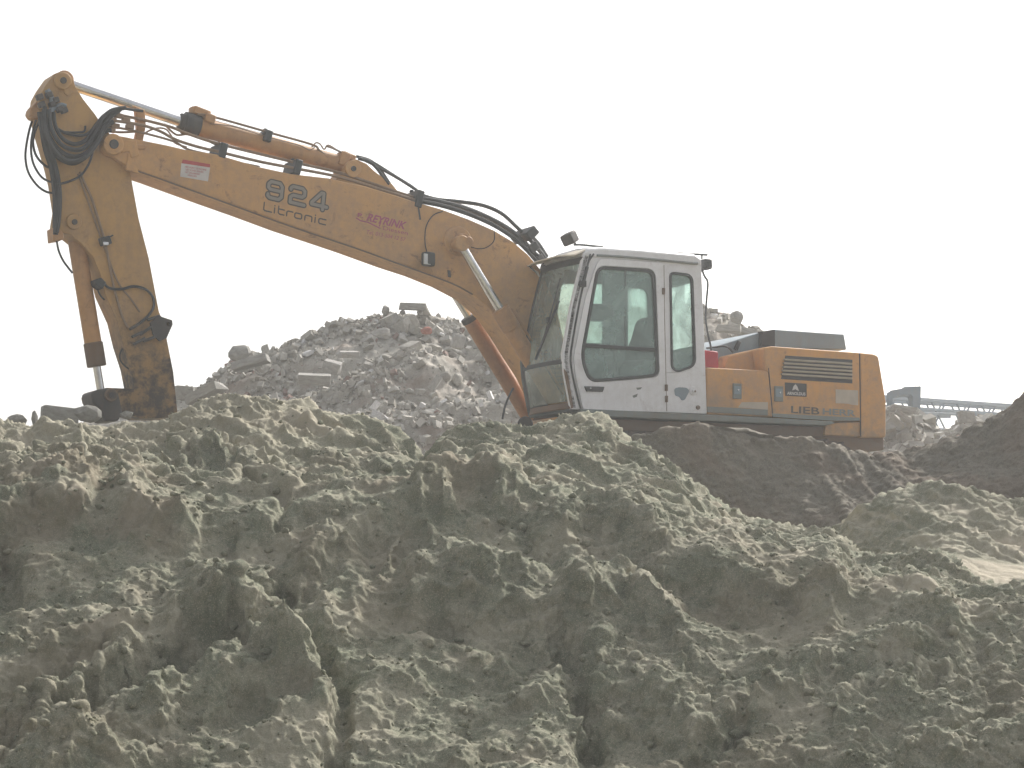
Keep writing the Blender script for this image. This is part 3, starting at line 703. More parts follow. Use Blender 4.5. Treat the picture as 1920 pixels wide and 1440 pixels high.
hand_chunk('white_brick', 902, 756, 39.3, 7, 13, 'small white brick lower left of the other white brick near the dangling cable', 'brick', 'brick', 'stone_white', rot=-10)
hand_chunk('rounded_boulder', 1381, 595, 43.4, 30, 23, 'rounded boulder perched on the skyline between the cab and the grey hood', 'boulder', 'boulder', rot=28, grow=1.1)
hand_chunk('white_block', 1339, 592, 42.6, 18, 12, 'white broken lump just right of the cab\'s rear corner', 'plaster block', 'chip', 'stone_white', rot=15)
hand_chunk('broken_slab', 1366, 617, 42.4, 48, 13, 'pale grey slab above the front edge of the grey hood', 'concrete slab', mat='stone_pale', rot=3)
hand_chunk('broken_slab', 1398, 622, 42.8, 50, 14, 'dark grey slab on the skyline sloping down to the grey hood', 'concrete slab', rot=12)
hand_chunk('concrete_beam', 1694, 781, 35.2, 36, 8, 'long pale strip of concrete sloping down beside the counterweight', 'concrete strip', 'brick', 'stone_pale', rot=36, yaw=0)
hand_chunk('concrete_block', 1692, 768, 35.9, 50, 13, 'pale slab on top of the mound under the blue grey bracket', 'concrete slab', mat='stone_pale', rot=8)
hand_chunk('concrete_block', 1812, 782, 35.6, 30, 22, 'largest pale block on the mound beneath the lattice beam', 'concrete block', mat='stone_pale')
hand_chunk('brick_lump', 1800, 822, 34.0, 18, 14, 'reddish brick lump where the mound meets the brown bank', 'brick lump', 'boulder', 'brick')
hand_chunk('flat_slab', 112, 779, 27.4, 62, 28, 'flat slab on the skyline to the left of the bucket link', 'concrete slab', rot=4, grow=1.15)
hand_chunk('rounded_boulder', 163, 776, 27.4, 52, 32, 'rounded slab touching the left side of the bucket link', 'concrete slab', 'boulder', rot=5, grow=1.1)
hand_chunk('stone_spike', 66, 786, 26.6, 12, 46, 'small pointed stone standing up on the left skyline', 'stone', 'chip')
hand_chunk('stone', 32, 790, 26.6, 40, 30, 'low rounded stone at the far left of the skyline', 'stone', 'boulder')
hand_chunk('stone', 236, 778, 27.0, 30, 20, 'small stone in front of the gap under the bucket link', 'stone', 'chip', grow=1.1)

# ================================================================== LATTICE BEAM behind the mound (own frame at its own distance)
def W(px, py, D): return wpt(px, py, D)
t = empty('lattice_conveyor', W(1700, 830, 48)); tag(t, 'blue grey steel lattice conveyor beam showing above the mound right of the counterweight', 'conveyor')
base = t.location.copy()
def rel(px, py, D): return W(px, py, D) - base
ax0, ax1 = 44.0, 52.0
def dpt(px): return 46 + (px - 1640) * .022
b = MB()
for dy in (0, .55):
    b.bar(rel(1600, 741, dpt(1600)) + Vector((0, dy, 0)), rel(2080, 773, dpt(2080)) + Vector((0, dy, 0)), .06, .075)
b.build('upper_chord', M['truss'], t, .008)
b = MB()
for dy in (0, .55):
    b.bar(rel(1600, 758, dpt(1600)) + Vector((0, dy, 0)), rel(2080, 789, dpt(2080)) + Vector((0, dy, 0)), .04, .05)
b.build('middle_rail', M['truss'], t, .006)
b = MB()
for dy in (0, .55):
    b.bar(rel(1600, 772, dpt(1600)) + Vector((0, dy, 0)), rel(1790, 777, dpt(1790)) + Vector((0, dy, 0)), .05, .05)
    b.bar(rel(1600, 796, dpt(1600)) + Vector((0, dy, 0)), rel(2080, 826, dpt(2080)) + Vector((0, dy, 0)), .07, .07)
b.build('lower_chord', M['truss'], t, .006)
b = MB()
for dy in (0, .55):
    x = 1606
    while x < 2060:
        o = (x - 1640) * .065
        b.rod(rel(x, 748 + o, dpt(x)) + Vector((0, dy, 0)), rel(x + 26, 800 + o, dpt(x + 26)) + Vector((0, dy, 0)), .018, 8)
        b.rod(rel(x + 26, 748 + o, dpt(x + 26)) + Vector((0, dy, 0)), rel(x, 800 + o, dpt(x)) + Vector((0, dy, 0)), .018, 8); x += 47
b.build('lattice_brace', M['truss'], t)
b = MB()
for px in (1640, 1900):
    for dy in (0, .55):
        a = rel(px, 790, dpt(px)) + Vector((0, dy, 0)); b.bar(a, Vector((a.x, a.y, YZ - base.z - .1)), .1, .1, (0, 1, 0))
b.build('support_post', M['truss'], t, .006)
def wprism(pxs, D, th):
    b = MB(); n = len(pxs); f_ = [rel(a, c, D) for a, c in pxs]
    b.add(f_ + [v + Vector((0, th, 0)) for v in f_], [tuple(range(n)), tuple(range(2 * n - 1, n - 1, -1))] + [(i, (i + 1) % n, (i + 1) % n + n, i + n) for i in range(n)]); return b
wprism([(1670, 732), (1693, 728), (1695, 725), (1727, 724), (1726, 768), (1711, 768), (1711, 744), (1708, 740), (1695, 740), (1682, 743), (1674, 747), (1675, 768), (1670, 768)], 45.6, .5).build('drive_bracket', M['truss'], t, .01)

# ================================================================== EXCAVATOR (X forward, Y to its left side, Z up)
EX = empty('excavator', ORG, R(180 + YAW))
tag(EX, 'orange crawler excavator with white cab and lowered stick, parked behind the sand heap', 'excavator')
def B(): return MB()
def part(b, name, mat, par=EX, bev=0, **k): return b.build(name, M[mat], par, bev, **k)
def px_tube(pts, yl, r, n=8, smooth=True, k=6):
    ys = yl if isinstance(yl, (list, tuple)) else [yl] * len(pts)
    return [P3(a, b, ys[min(i, len(ys) - 1)]) for i, (a, b) in enumerate(pts)]

# ---- undercarriage (almost wholly behind the sand)
for sy in (1, -1):
    b = B(); L, Hh = 2.05, .88; prof = []
    for i in range(64):
        a = 2 * math.pi * i / 64; cx_ = (L - .42) * (1 if math.cos(a) > 0 else -1)
        prof.append((cx_ + .42 * math.cos(a), .46 + .42 * math.sin(a)))
    b.prism(prof, sy * 1.2 - .06, sy * 1.2 + .06)
    tr = part(b, 'track', 'track', EX)
    b = B(); per = 4 * (L - .42) + 2 * math.pi * .44; m_ = 46
    for i in range(m_):
        s = per * i / m_; st = 2 * (L - .42)
        if s < st: p = Vector((-(L - .42) + s, 0, .90)); a = 0
        elif s < st + math.pi * .44: q = (s - st) / .44; p = Vector(((L - .42) + .44 * math.sin(q), 0, .46 + .44 * math.cos(q))); a = q
        elif s < 2 * st + math.pi * .44: p = Vector(((L - .42) - (s - st - math.pi * .44), 0, .02)); a = math.pi
        else: q = (s - 2 * st - math.pi * .44) / .44; p = Vector((-(L - .42) - .44 * math.sin(q), 0, .46 - .44 * math.cos(q))); a = math.pi + q
        rot = Matrix.Rotation(a, 3, 'Y'); p.y = sy * 1.2
        b.box(p, (.155, .6, .03), rot); b.box(p + rot @ Vector((.04, 0, .025)), (.02, .58, .035), rot)
    part(b, 'track_shoes', 'track', tr)
    b = B()
    for i in range(7): b.tube([(-1.3 + i * .43, sy * 1.2 - .2, .14), (-1.3 + i * .43, sy * 1.2 + .2, .14)], .09, 14, False)
    part(b, 'track_rollers', 'track', tr)
b = B(); b.box((0, 0, .62), (2.2, 1.9, .34)); b.tube([(0, 0, .75), (0, 0, 1.06)], .62, 32, False); part(b, 'car_body', 'under', EX, .02)

# ---- upper frame
b = B()
b.prism([(1.50, .90), (1.62, 1.06), (-2.6, 1.06), (-2.6, .86), (-1.3, .78), (.9, .82)], -1.18, 1.17)
part(b, 'upper_frame', 'under', EX, .02)
b = B(); b.pris([(1088, 766), (1326, 777), (1452, 784), (1562, 790), (1566, 794), (1548, 798), (1320, 789), (1092, 780)], 1.05, 1.285)
part(b, 'side_skirt', 'skirt', EX, .01)
b = B(); b.pris([(1004, 788), (1085, 781), (1085, 800), (1004, 806)], .3, 1.22, ref=.8); part(b, 'front_step', 'body', EX, .015)
b = B(); b.pris([(1100, 783), (1300, 792), (1545, 800), (1545, 820), (1300, 812), (1100, 806)], 1.10, 1.20); part(b, 'lower_beam', 'under', EX, .01)
# track end seen left of the cab foot
b = B(); b.tube([P3(985, 795, 1.35), P3(985, 795, .95)], .085, 20, False); part(b, 'step_roller', 'steel', EX, .015)

# ---- side tank cover, engine cover, counterweight
b = B(); b.pris([(1325, 689), (1436, 694.6), (1441, 699), (1449, 782), (1325, 777)], .2, 1.25, r=.02); part(b, 'tank_cover', 'body', EX, .035, seg=3)
tank = EX.children[-1]
b = B(); b.pris([(1327, 762), (1440, 768), (1440, 779), (1327, 773)], 1.24, 1.262); part(b, 'lower_panel', 'skirt', EX, .004)
b = B(); b.pris([(1432, 652), (1447, 649), (1612, 661), (1614, 789), (1549, 789), (1449, 782), (1441, 700), (1436, 694)], -1.1, 1.25, r=.02)
part(b, 'engine_cover', 'body', EX, .045, seg=3); eng = EX.children[-1]
b = B(); b.pris([(1358, 685), (1366, 666), (1433, 651), (1460, 651), (1460, 700), (1358, 693)], -.3, 1.0, ref=1.0); part(b, 'sloping_cover', 'body', EX, .02)
b = B(); b.tube(px_tube([(1428, 659), (1433, 655), (1441, 656), (1443, 662), (1439, 676), (1434, 682), (1429, 678), (1427, 668), (1428, 659)], 1.02, .01), .009, 6); part(b, 'grab_handle', 'pipe', EX)
b = B(); b.pris([(1612.5, 661), (1640, 663.5), (1648, 668), (1662, 752), (1662, 820), (1614, 820)], -1.22, 1.25, r=.03); part(b, 'counterweight', 'body', EX, .07, seg=4)
b = B(); b.pris([(1548, 793), (1613, 791.5), (1613, 818), (1546, 816)], .6, 1.235); part(b, 'corner_panel', 'body', EX, .01)
b = B(); b.pris([(1545, 822), (1662, 824), (1650, 836), (1570, 838)], -1.0, 1.0, ref=1.0); part(b, 'belly_shadow_plate', 'steel', EX, .02)  # dark plate colour paints in the shadow below the counterweight
b = B(); b.pris([(1448, 775), (1612, 783), (1612, 789), (1549, 788.5), (1449, 781.5)], 1.24, 1.256); part(b, 'lower_panel', 'skirt', EX, .003)
# grille
gx0, gx1 = (1474, 668), (1598, 676.5)
b = B(); b.pris([(1473, 666.5), (1598.5, 674.5), (1598.5, 719), (1465, 710.5)], 1.2, 1.256); part(b, 'grille', 'dark', EX, .004); gr = EX.children[-1]
b = B()
for i in range(5):
    f = (i + .86) / 6.15
    xl = 1472.5 - f * 8; yl_ = 668 + f * 42; yr = 676 + f * 42
    b.pris([(xl, yl_ - 1.7), (1598.5, yr - 1.7), (1598.5, yr + 2.0), (xl, yl_ + 2.0)], 1.256, 1.285)
part(b, 'grille_slats', 'slat', gr, .004)
for cx_, cy_ in ((1383, 733.5), (1461, 738.5)):
    b = B(); b.pris([(cx_ - 8, cy_ - 15), (cx_ + 8, cy_ - 14), (cx_ + 8, cy_ + 14.5), (cx_ - 8, cy_ + 14)], 1.24, 1.268); part(b, 'cover_latch', 'skirt', EX, .006); la = EX.children[-1]
    b = B(); b.pris([(cx_ - 6, cy_ - 10), (cx_ + 6, cy_ - 9.5), (cx_ + 6, cy_ + 6), (cx_ - 6, cy_ + 5)], 1.268, 1.271); part(b, 'latch_recess', 'grey', la)
    b = B(); b.pin(cx_, cy_ - 2, 1.26, .011, 1.26, 1.282, 12); part(b, 'latch_lock', 'chrome', la)
# seams
b = B(); b.tube([P3(1611.8, 662, 1.249), P3(1613.8, 818, 1.249)], .007, 6, False); b.tube([P3(1441, 690, 1.249), P3(1449, 782, 1.249)], .006, 6, False); part(b, 'panel_seam', 'dark', EX)
# grey bonnet
b = B(); b.pris([(1432, 621), (1452, 617.5), (1583, 626), (1588, 656), (1452, 652), (1440, 652)], -.6, .86); part(b, 'bonnet', 'grey', EX, .015); bon = EX.children[-1]
b = B(); b.pris([(1333, 656), (1347, 648), (1430, 621.5), (1441, 620), (1443, 652), (1363, 669), (1345, 676), (1336, 672)], -.5, .80); part(b, 'bonnet_slope', 'grey', bon, .012)
b = B(); b.pris([(1428, 621.5), (1453, 618), (1453, 650.5), (1428, 655)], .78, .866, ref=.866); part(b, 'bonnet_gap', 'dark', bon)
b = B(); b.tube(px_tube([(1325, 653), (1340, 651), (1356, 649), (1366, 652), (1374, 660)], .95, .012), .012, 8); part(b, 'fuel_hose', 'rubber', EX)
b = B(); b.bar(P3(1386, 640, .83), P3(1379, 656, .83), .03, .05); part(b, 'bonnet_handle', 'black', bon, .006)
b = B(); b.pris([(1321, 656), (1347, 659), (1348, 690), (1321, 688)], .70, 1.15, ref=1.15, r=.02); part(b, 'red_canister', 'red', EX, .012)

# ---- decals
def text_poly(s, quad, yl, name, mat, par, th=.003, shear=0, bold=0):
    """text laid on the machine side; quad = photo corners (left-bottom, right-bottom, right-top, left-top)"""
    cu = bpy.data.curves.new('txt', 'FONT'); cu.body = s; cu.offset = bold; cu.shear = shear
    ob = bpy.data.objects.new('txt', cu); COL.objects.link(ob); bpy.context.view_layer.update()
    me = bpy.data.meshes.new_from_object(ob.evaluated_get(bpy.context.evaluated_depsgraph_get()))
    bpy.data.objects.remove(ob)
    co = [v.co.copy() for v in me.vertices]; x0 = min(c.x for c in co); x1 = max(c.x for c in co); y0 = min(c.y for c in co); y1 = max(c.y for c in co)
    q = [Vector((*T(a, b_, yl), 0)) for a, b_ in quad]
    for v in me.vertices:
        u = (v.co.x - x0) / (x1 - x0); t = (v.co.y - y0) / (y1 - y0)
        p = (q[0] * (1 - u) + q[1] * u) * (1 - t) + (q[3] * (1 - u) + q[2] * u) * t
        v.co = (p.x, yl + th, p.y)
    me.name = name; me.materials.clear(); me.materials.append(M[mat])
    o = bpy.data.objects.new(name, me); COL.objects.link(o); o.parent = par; return o
def strokes(lines, yl, wd, mat, name, par, th):
    """ribbon strokes laid on the machine side, points in photo pixels"""
    b = B()
    for L in lines:
        pts = [Vector(T(a, c, yl)) for a, c in L]; hw = wd / 2
        for a, c in zip(pts[:-1], pts[1:]):
            d = (c - a).normalized(); nn = Vector((-d.y, d.x)) * hw
            b.add([(p.x, yl + th, p.y) for p in (a - nn, c - nn, c + nn, a + nn)], [(0, 1, 2, 3)])
        for p in pts:
            b.add([(p.x + hw * math.cos(k * math.pi / 6), yl + th, p.y + hw * math.sin(k * math.pi / 6)) for k in range(12)], [tuple(range(12))])
    # the overlapping strokes are laid a hair apart so that none share a plane
    out = []; i = 0
    for f in b.f:
        for vi in f: x, y, z = b.v[vi]; b.v[vi] = (x, y + i * 2.0e-5, z)
        i += 1
    return part(b, name, mat, par)
def aff(o, ex, ey):
    return lambda L: [[(o[0] + u * ex[0] + v * ey[0], o[1] + u * ex[1] + v * ey[1]) for u, v in l] for l in L]

# ---- BOOM
BY = .25
BT = [(205, 252), (232, 256), (262, 262), (312, 272), (346, 280), (406, 289), (487, 313), (546, 326), (617, 334), (685, 349), (742, 366), (785, 380), (827, 392), (879, 411), (927, 432), (962, 453), (990, 477), (1014, 505), (1040, 560), (1058, 640), (1066, 740), (1050, 775)]
BB = [(1035, 775), (1022, 740), (1003, 700), (980, 665), (955, 625), (930, 590), (912, 572), (886, 551), (844, 529), (792, 508), (740, 491), (666, 464), (619, 448), (541, 422), (463, 393), (398, 370), (332, 346), (291, 331), (241, 314), (215, 296), (196, 288), (190, 278), (191, 264)]
b = B(); b.pris(BT + BB, -.25, BY)
boom = part(b, 'boom', 'boom', EX, .014)
b = B(); b.pin(210, 272, BY, .115, -.31, .31, 28); part(b, 'pin_boss', 'boom', boom, .012)
b = B(); b.pin(210, 272, BY, .05, -.335, .335, 20); part(b, 'pin', 'steel', boom, .008)
b = B(); b.pris([(236, 318), (262, 326), (250, 300), (262, 292), (240, 286)], .2, .262); part(b, 'stop_lug', 'boom', boom, .008)
b = B(); b.pris([(225, 262), (256, 262), (262, 292), (246, 296), (242, 284), (228, 286)], .20, .275); part(b, 'tip_plate', 'boom', boom, .01)
# cross bracket at the tip carrying the pipes
b = B(); b.pris([(254, 200), (272, 206), (274, 236), (266, 276), (252, 274), (258, 240)], .06, .14, ref=.14); b.pris([(244, 270), (274, 272), (272, 280), (246, 280)], .04, .27, ref=.26)
part(b, 'pipe_bracket', 'ram', boom, .008)
# weld bead along the lower flange
b = B(); b.tube(px_tube([(241, 315), (291, 332), (398, 371), (541, 423), (666, 465), (740, 492), (844, 530), (886, 552)], BY, .01), .010, 6, True, 3); part(b, 'weld_seam', 'under', boom)
# boom cylinder eye on the boom side
b = B(); b.pin(858, 452, BY, .17, .2, .285, 32); part(b, 'cylinder_boss', 'boom', boom, .02); 
b = B(); b.pin(862, 456, BY, .10, .26, .36, 24); b.pin(864, 457, BY, .055, .26, .47, 20); part(b, 'boom_pin', 'ram', boom, .01)
for k, sg in ((1, 1),):
    pass
b = B(); b.box(P3(803, 486, .33), (.15, .10, .16), Matrix.Rotation(.35, 3, 'Z')); wl = part(b, 'work_light', 'black', boom, .025, seg=3)
b = B(); b.box(P3(801, 486, .385), (.10, .02, .12), Matrix.Rotation(.35, 3, 'Z')); part(b, 'lens', 'lens', wl, .004)
b = B(); b.tube(px_tube([(830, 396), (812, 404), (799, 425), (797, 455), (802, 478)], .262, .006), .006, 6); b.tube(px_tube([(927, 434), (926, 452), (912, 464), (896, 466), (880, 462)], .262, .005), .005, 6); part(b, 'lamp_cable', 'rubber', boom)
b = B(); b.pris([(840, 506), (845, 507), (846, 520), (841, 519)], .25, .268); part(b, 'grease_block', 'steel', boom, .003)
# lettering: outlined number, slanted word, hirer's decal, warning sticker
def AF(L): return L
# stroke skeletons in unit cells (u right, v up), mapped to the slope of the boom
def cell(x, y, w_, h_):  # lower-left photo pixel, unit width/height along the slope
    return aff((x, y), (w_, w_ * .235), (h_ * .10, -h_))
n9 = [[(.92, .18), (.92, .82), (.78, 1), (.22, 1), (.08, .84), (.08, .62), (.20, .52), (.88, .52)], [(.08, .20), (.08, .10), (.2, 0), (.76, 0), (.92, .18)]]
n2 = [[(.06, .80), (.06, .88), (.18, 1), (.78, 1), (.93, .86), (.93, .60), (.80, .47), (.24, .47), (.08, .34), (.08, 0), (.96, 0)]]
n4 = [[(.74, 0), (.74, 1), (.60, 1), (.04, .30), (.04, .20), (.98, .20)]]
num = cell(499, 369, 30, 30)(n9) + cell(541, 378.5, 30, 30)(n2) + cell(582, 388, 30, 30)(n4)
strokes(num, BY, .064, 'outline', 'model_number', boom, .0025)
strokes(num, BY, .036, 'letter', 'model_number_fill', boom, .0060)
def wd_(x, w_, L, h_=13, y0=394.5): return cell(x, y0 + (x - 494) * .235, w_, h_)(L)
word = (wd_(494, 15, [[(0, 1.15), (0, .15), (.15, 0), (1, 0)]]) + wd_(514, 5, [[(0, 0), (0, .72)], [(0, 1.0), (0, 1.05)]]) +
        wd_(520, 12, [[(.1, 1.1), (.1, .2), (.3, 0), (1, 0)], [(.1, .72), (1, .72)]]) + wd_(537, 11, [[(0, 0), (0, .55), (.2, .72), (1, .72)]]) +
        wd_(552, 13, [[(.15, 0), (0, .15), (0, .57), (.15, .72), (.85, .72), (1, .57), (1, .15), (.85, 0), (.15, 0)]]) +
        wd_(571, 13, [[(0, 0), (0, .55), (.15, .72), (.85, .72), (1, .57), (1, 0)]]) + wd_(590, 4, [[(0, 0), (0, .72)], [(0, 1.0), (0, 1.05)]]) +
        wd_(597, 13, [[(1, .72), (.15, .72), (0, .57), (0, .15), (.15, 0), (1, 0)]]))
strokes(word, BY, .015, 'outline', 'model_word', boom, .003)
b = B(); b.pris([(340, 306), (394, 314), (390, 340), (338, 331)], BY, BY + .003); st = part(b, 'warning_sticker', 'sticker', boom)
b = B(); b.pris([(343, 299), (394, 308), (393.5, 314), (341, 306)], BY, BY + .004); part(b, 'sticker_header', 'stred', st)
text_poly('HIER WERKT DE MACHINE\n  NIET KOMEN BINNEN\n  HET DRAAIBEREIK\n       VERBODEN', [(345, 329), (385, 335), (387, 317), (347, 311)], BY + .003, 'sticker_text', 'stred', st, .002)
text_poly('REYRINK', [(686, 414), (759, 430.5), (763, 416.5), (691, 400)], BY, 'company_name', 'decalred', boom, .003, .15, .03)
text_poly('P.', [(670, 407), (681, 409.5), (682, 401), (671, 399)], BY, 'company_initial', 'decalred', boom, .003, 0, .02)
text_poly('Diessen', [(718, 431), (764, 441), (765, 434), (719, 424)], BY, 'company_town', 'decalred', boom, .003)
text_poly('Tel. 013-504 12 57', [(686, 438), (759, 452.5), (761, 446), (688, 431)], BY, 'company_phone', 'decalred', boom, .003)
strokes([[(668, 409), (676, 414), (690, 417), (702, 423), (712, 428)], [(714, 416), (711, 424)]], BY, .014, 'decalred', 'company_swoosh', boom, .0035)
text_poly('LIEB', [(1483, 774), (1536, 777.5), (1536, 764.5), (1483, 761)], 1.2512, 'maker_name', 'outline', eng, .004, 0, .012)
text_poly('HERR', [(1542, 777), (1604, 781), (1604, 769), (1542, 765.5)], 1.2512, 'worn_maker_name', 'skirt', eng, .005, 0, .03)
b = B(); b.pris([(1472, 717), (1512.5, 719.5), (1512.5, 744), (1473, 742)], 1.25, 1.256); ds = part(b, 'dealer_plate', 'dark', eng)
text_poly('ARNOLDUS', [(1475.5, 740), (1510, 741.8), (1510, 736), (1475.5, 734.2)], 1.256, 'dealer_text', 'sticker', ds, .002, 0, .03)
b = B(); b.pris([(1491.5, 720.5), (1495, 724.5), (1498, 733), (1493.5, 731), (1491.5, 729.5), (1488.5, 731), (1485.5, 732), (1488, 724)], 1.256, 1.258); part(b, 'dealer_emblem', 'sticker', ds)
b = B(); b.pris([(1567, 730), (1609, 732), (1609, 760), (1598, 759), (1589, 757), (1567, 756)], 1.25, 1.2535); part(b, 'faded_sticker', 'fadep', eng)
b = B(); b.pris([(1391, 754), (1440, 754), (1440, 768), (1384, 764)], 1.25, 1.2525); part(b, 'worn_patch', 'fadep', tank)

# ---- pipes and clamps on the boom
def pipes(name, mat, L, par=boom):
    for pts, yl, r in L:
        b = B(); b.tube(px_tube(pts, yl, r), r, 8, True, 5); part(b, name, mat, par)
pipes('boom_pipe', 'pipe', [
    ([(214, 213), (240, 219), (270, 225), (320, 238), (350, 250), (412, 270), (555, 305), (640, 325), (742, 359), (790, 374)], .16, .017),
    ([(210, 226), (240, 230), (272, 236), (300, 246), (330, 262), (370, 275), (412, 285), (487, 303), (555, 316), (640, 333), (742, 364), (788, 378)], .22, .017),
    ([(214, 238), (240, 243), (272, 250), (325, 265), (350, 279), (380, 287), (412, 293)], .20, .013),
    ([(206, 246), (225, 248), (250, 247), (270, 244)], .12, .013),
    ([(268, 252), (282, 244), (298, 240), (312, 243), (322, 256), (328, 268), (350, 276)], .05, .010),
    ([(308, 232), (318, 243), (332, 253), (352, 252), (378, 259), (410, 274)], 0.0, .012),
    ([(412, 297), (487, 312)], .23, .008),
    ([(370, 214), (400, 219), (507, 249), (585, 271), (598, 281), (612, 292), (628, 297)], .08, .014),
    ([(388, 222), (410, 229), (436, 236), (507, 256), (570, 276), (584, 276), (592, 268), (600, 270), (608, 280), (616, 272), (640, 287)], -.02, .009),
    ([(394, 232), (436, 237), (507, 258), (560, 272), (580, 281), (590, 276)], .12, .006),
    ([(612, 274), (624, 278), (645, 288)], .1, .012)])
for (cx_, cy_, h_, y0, y1) in ((416, 283, .17, -.1, .26), (556, 314, .17, -.1, .26), (507, 253, .13, -.08, .16), (783, 374, .20, -.2, .27)):
    b = B(); c_ = P3(cx_, cy_, .2); c_.y = (y0 + y1) / 2; b.box(c_, (.085, y1 - y0, h_), Matrix.Rotation(-.23, 3, 'Y')); b.box(c_ + Vector((0, 0, h_ * .5 + .015)), (.04, .05, .04)); part(b, 'pipe_clamp', 'black', boom, .012)
b = B(); b.bar(P3(783, 378, .262), P3(788, 412, .262), .02, .006, (0, 1, 0)); part(b, 'grease_streak', 'steel', boom)
pipes('boom_hose', 'rubber', [
    ([(672, 297), (692, 303), (706, 315), (718, 331), (729, 346)], .15, .020), ([(676, 296), (698, 304), (740, 330), (775, 352), (790, 366)], .05, .019),
    ([(668, 293), (690, 299), (704, 308), (716, 322), (731, 345)], -.05, .018), ([(680, 299), (702, 310), (745, 334), (786, 360)], .12, .016),
    ([(790, 366), (820, 374), (860, 378), (905, 385), (940, 400), (968, 425), (990, 446)], .10, .023),
    ([(790, 372), (830, 379), (880, 393), (930, 415), (965, 438), (995, 468), (1015, 485)], .20, .026),
    ([(790, 378), (830, 386), (880, 402), (925, 422), (960, 444), (985, 466), (1008, 492)], .24, .026),
    ([(795, 375), (840, 380), (890, 396), (940, 420), (975, 445), (1005, 478)], -.05, .026), ([(800, 380), (850, 388), (905, 405), (950, 430), (985, 462), (1012, 490)], 0.02, .024),
    ([(985, 440), (1000, 456), (1018, 478), (1032, 500)], .06, .026), ([(990, 437), (1008, 455), (1026, 482)], -.08, .024)], boom)
b = B(); c_ = P3(984, 441, .1); b.box(c_, (.11, .42, .15), Matrix.Rotation(-.8, 3, 'Y')); b.box(P3(988, 433, .1), (.06, .2, .05)); part(b, 'hose_clamp', 'black', boom, .015)
b = B(); b.box(P3(1000, 464, .24), (.10, .08, .12), Matrix.Rotation(-.9, 3, 'Y')); b.box(P3(1012, 486, .2), (.1, .1, .08), Matrix.Rotation(-.9, 3, 'Y')); part(b, 'hose_union', 'steel', boom, .012)

# ---- stick cylinder on top of the boom
b = B(); b.pris([(630, 338), (646, 318), (652, 303), (668, 298), (688, 307), (704, 322), (735, 344), (748, 360), (742, 366)], -.14, .16, ref=.16); lug = part(b, 'cylinder_lug', 'boom', boom, .012)
b = B(); b.pin(661, 317, .16, .098, -.17, .185, 28); part(b, 'lug_boss', 'boom', lug, .008); b = B(); b.pin(661, 317, .16, .03, -.19, .2, 14); part(b, 'lug_pin', 'steel', lug)
a0, a1 = P3(352, 232, 0), P3(655, 313, 0)
b = B(); b.rod(a0, a1, .105, 32); arm = part(b, 'stick_cylinder', 'ram', EX, .015)
b = B(); d_ = (a1 - a0).normalized(); b.rod(a0 - d_ * .05, a0 + d_ * .13, .125, 32); b.rod(a0 - d_ * .10, a0 - d_ * .04, .095, 24); part(b, 'gland', 'steel', arm, .01)
b = B(); b.box(a0 + Vector((-.14, 0, .13)), (.20, .16, .09), Matrix.Rotation(-.26, 3, 'Y')); b.box(a0 + Vector((-.22, .03, .06)), (.12, .2, .10), Matrix.Rotation(-.26, 3, 'Y')); b.box(a0 + Vector((-.06, 0, .15)), (.07, .13, .08)); part(b, 'port_block', 'ram', arm, .015)
b = B(); b.box(P3(642, 300, .05), (.12, .16, .16), Matrix.Rotation(-.3, 3, 'Y')); b.box(P3(652, 294, .05), (.16, .12, .07), Matrix.Rotation(-.3, 3, 'Y')); part(b, 'rear_port', 'ram', arm, .012)
b = B(); b.rod(P3(120, 154, 0), a0, .062, 24); part(b, 'piston_rod', 'chrome', arm)
b = B(); b.pin(117, 152, 0, .10, -.1, .1, 24); part(b, 'rod_eye', 'ram', arm, .01)

# ---- STICK
SY = .17
ST = [(93, 150), (101, 139), (113, 134), (126, 137), (136, 146), (142, 164), (156, 186), (178, 214), (190, 232), (215, 262), (240, 305), (247, 339), (260, 410), (279, 484), (298, 584), (303, 596), (320, 601), (321, 608), (312, 632), (325, 698), (333, 776), (330, 784),
      (262, 784), (228, 772), (210, 764), (186, 760), (173, 752), (171, 742), (176, 733), (200, 727), (253, 729), (245, 689), (231, 646), (220, 601), (197, 550), (188, 512), (174, 480), (152, 456), (132, 440), (118, 436), (110, 428), (116, 392), (108, 340), (98, 300), (80, 240), (72, 205), (75, 180), (84, 163)]
hole = [T(314 + 3.6 * math.cos(k * math.pi / 8), 608 + 3.6 * math.sin(k * math.pi / 8), SY) for k in range(16)]
b = B(); b.holed([T(a, c, SY) for a, c in ST], [hole], -.17, SY)
stick = part(b, 'stick', 'stick', EX, .012)
b = B(); b.pin(117, 152, SY, .095, -.2, .2, 28); part(b, 'pin_boss', 'stick', stick, .01); b = B(); b.pin(117, 152, SY, .035, -.21, .215, 16); part(b, 'pin', 'steel', stick)
b = B(); b.pris([(119, 160), (134, 168), (141, 172), (128, 180), (121, 175)], SY, SY + .02); part(b, 'gusset_plate', 'stick', stick, .004)
b = B(); b.pin(138, 416, SY, .085, -.2, .2, 24); part(b, 'cylinder_pin_boss', 'stick', stick, .01); b = B(); b.pin(138, 417, SY, .03, -.21, .215, 14); b.pris([(130, 404), (148, 403), (148, 407), (130, 408)], SY, SY + .02); part(b, 'pin_lock', 'steel', stick)
b = B(); b.holed([T(a, c, SY) for a, c in [(280, 606), (296, 592), (303, 595), (321, 601), (322, 609), (311, 634), (298, 640), (286, 628)]], [hole], SY + .001, SY + .03); part(b, 'ear_plate', 'steel', stick, .006)
b = B(); b.pin(207, 741, SY, .06, -.21, .22, 20); b2 = part(b, 'link_pin', 'steel', stick, .008)
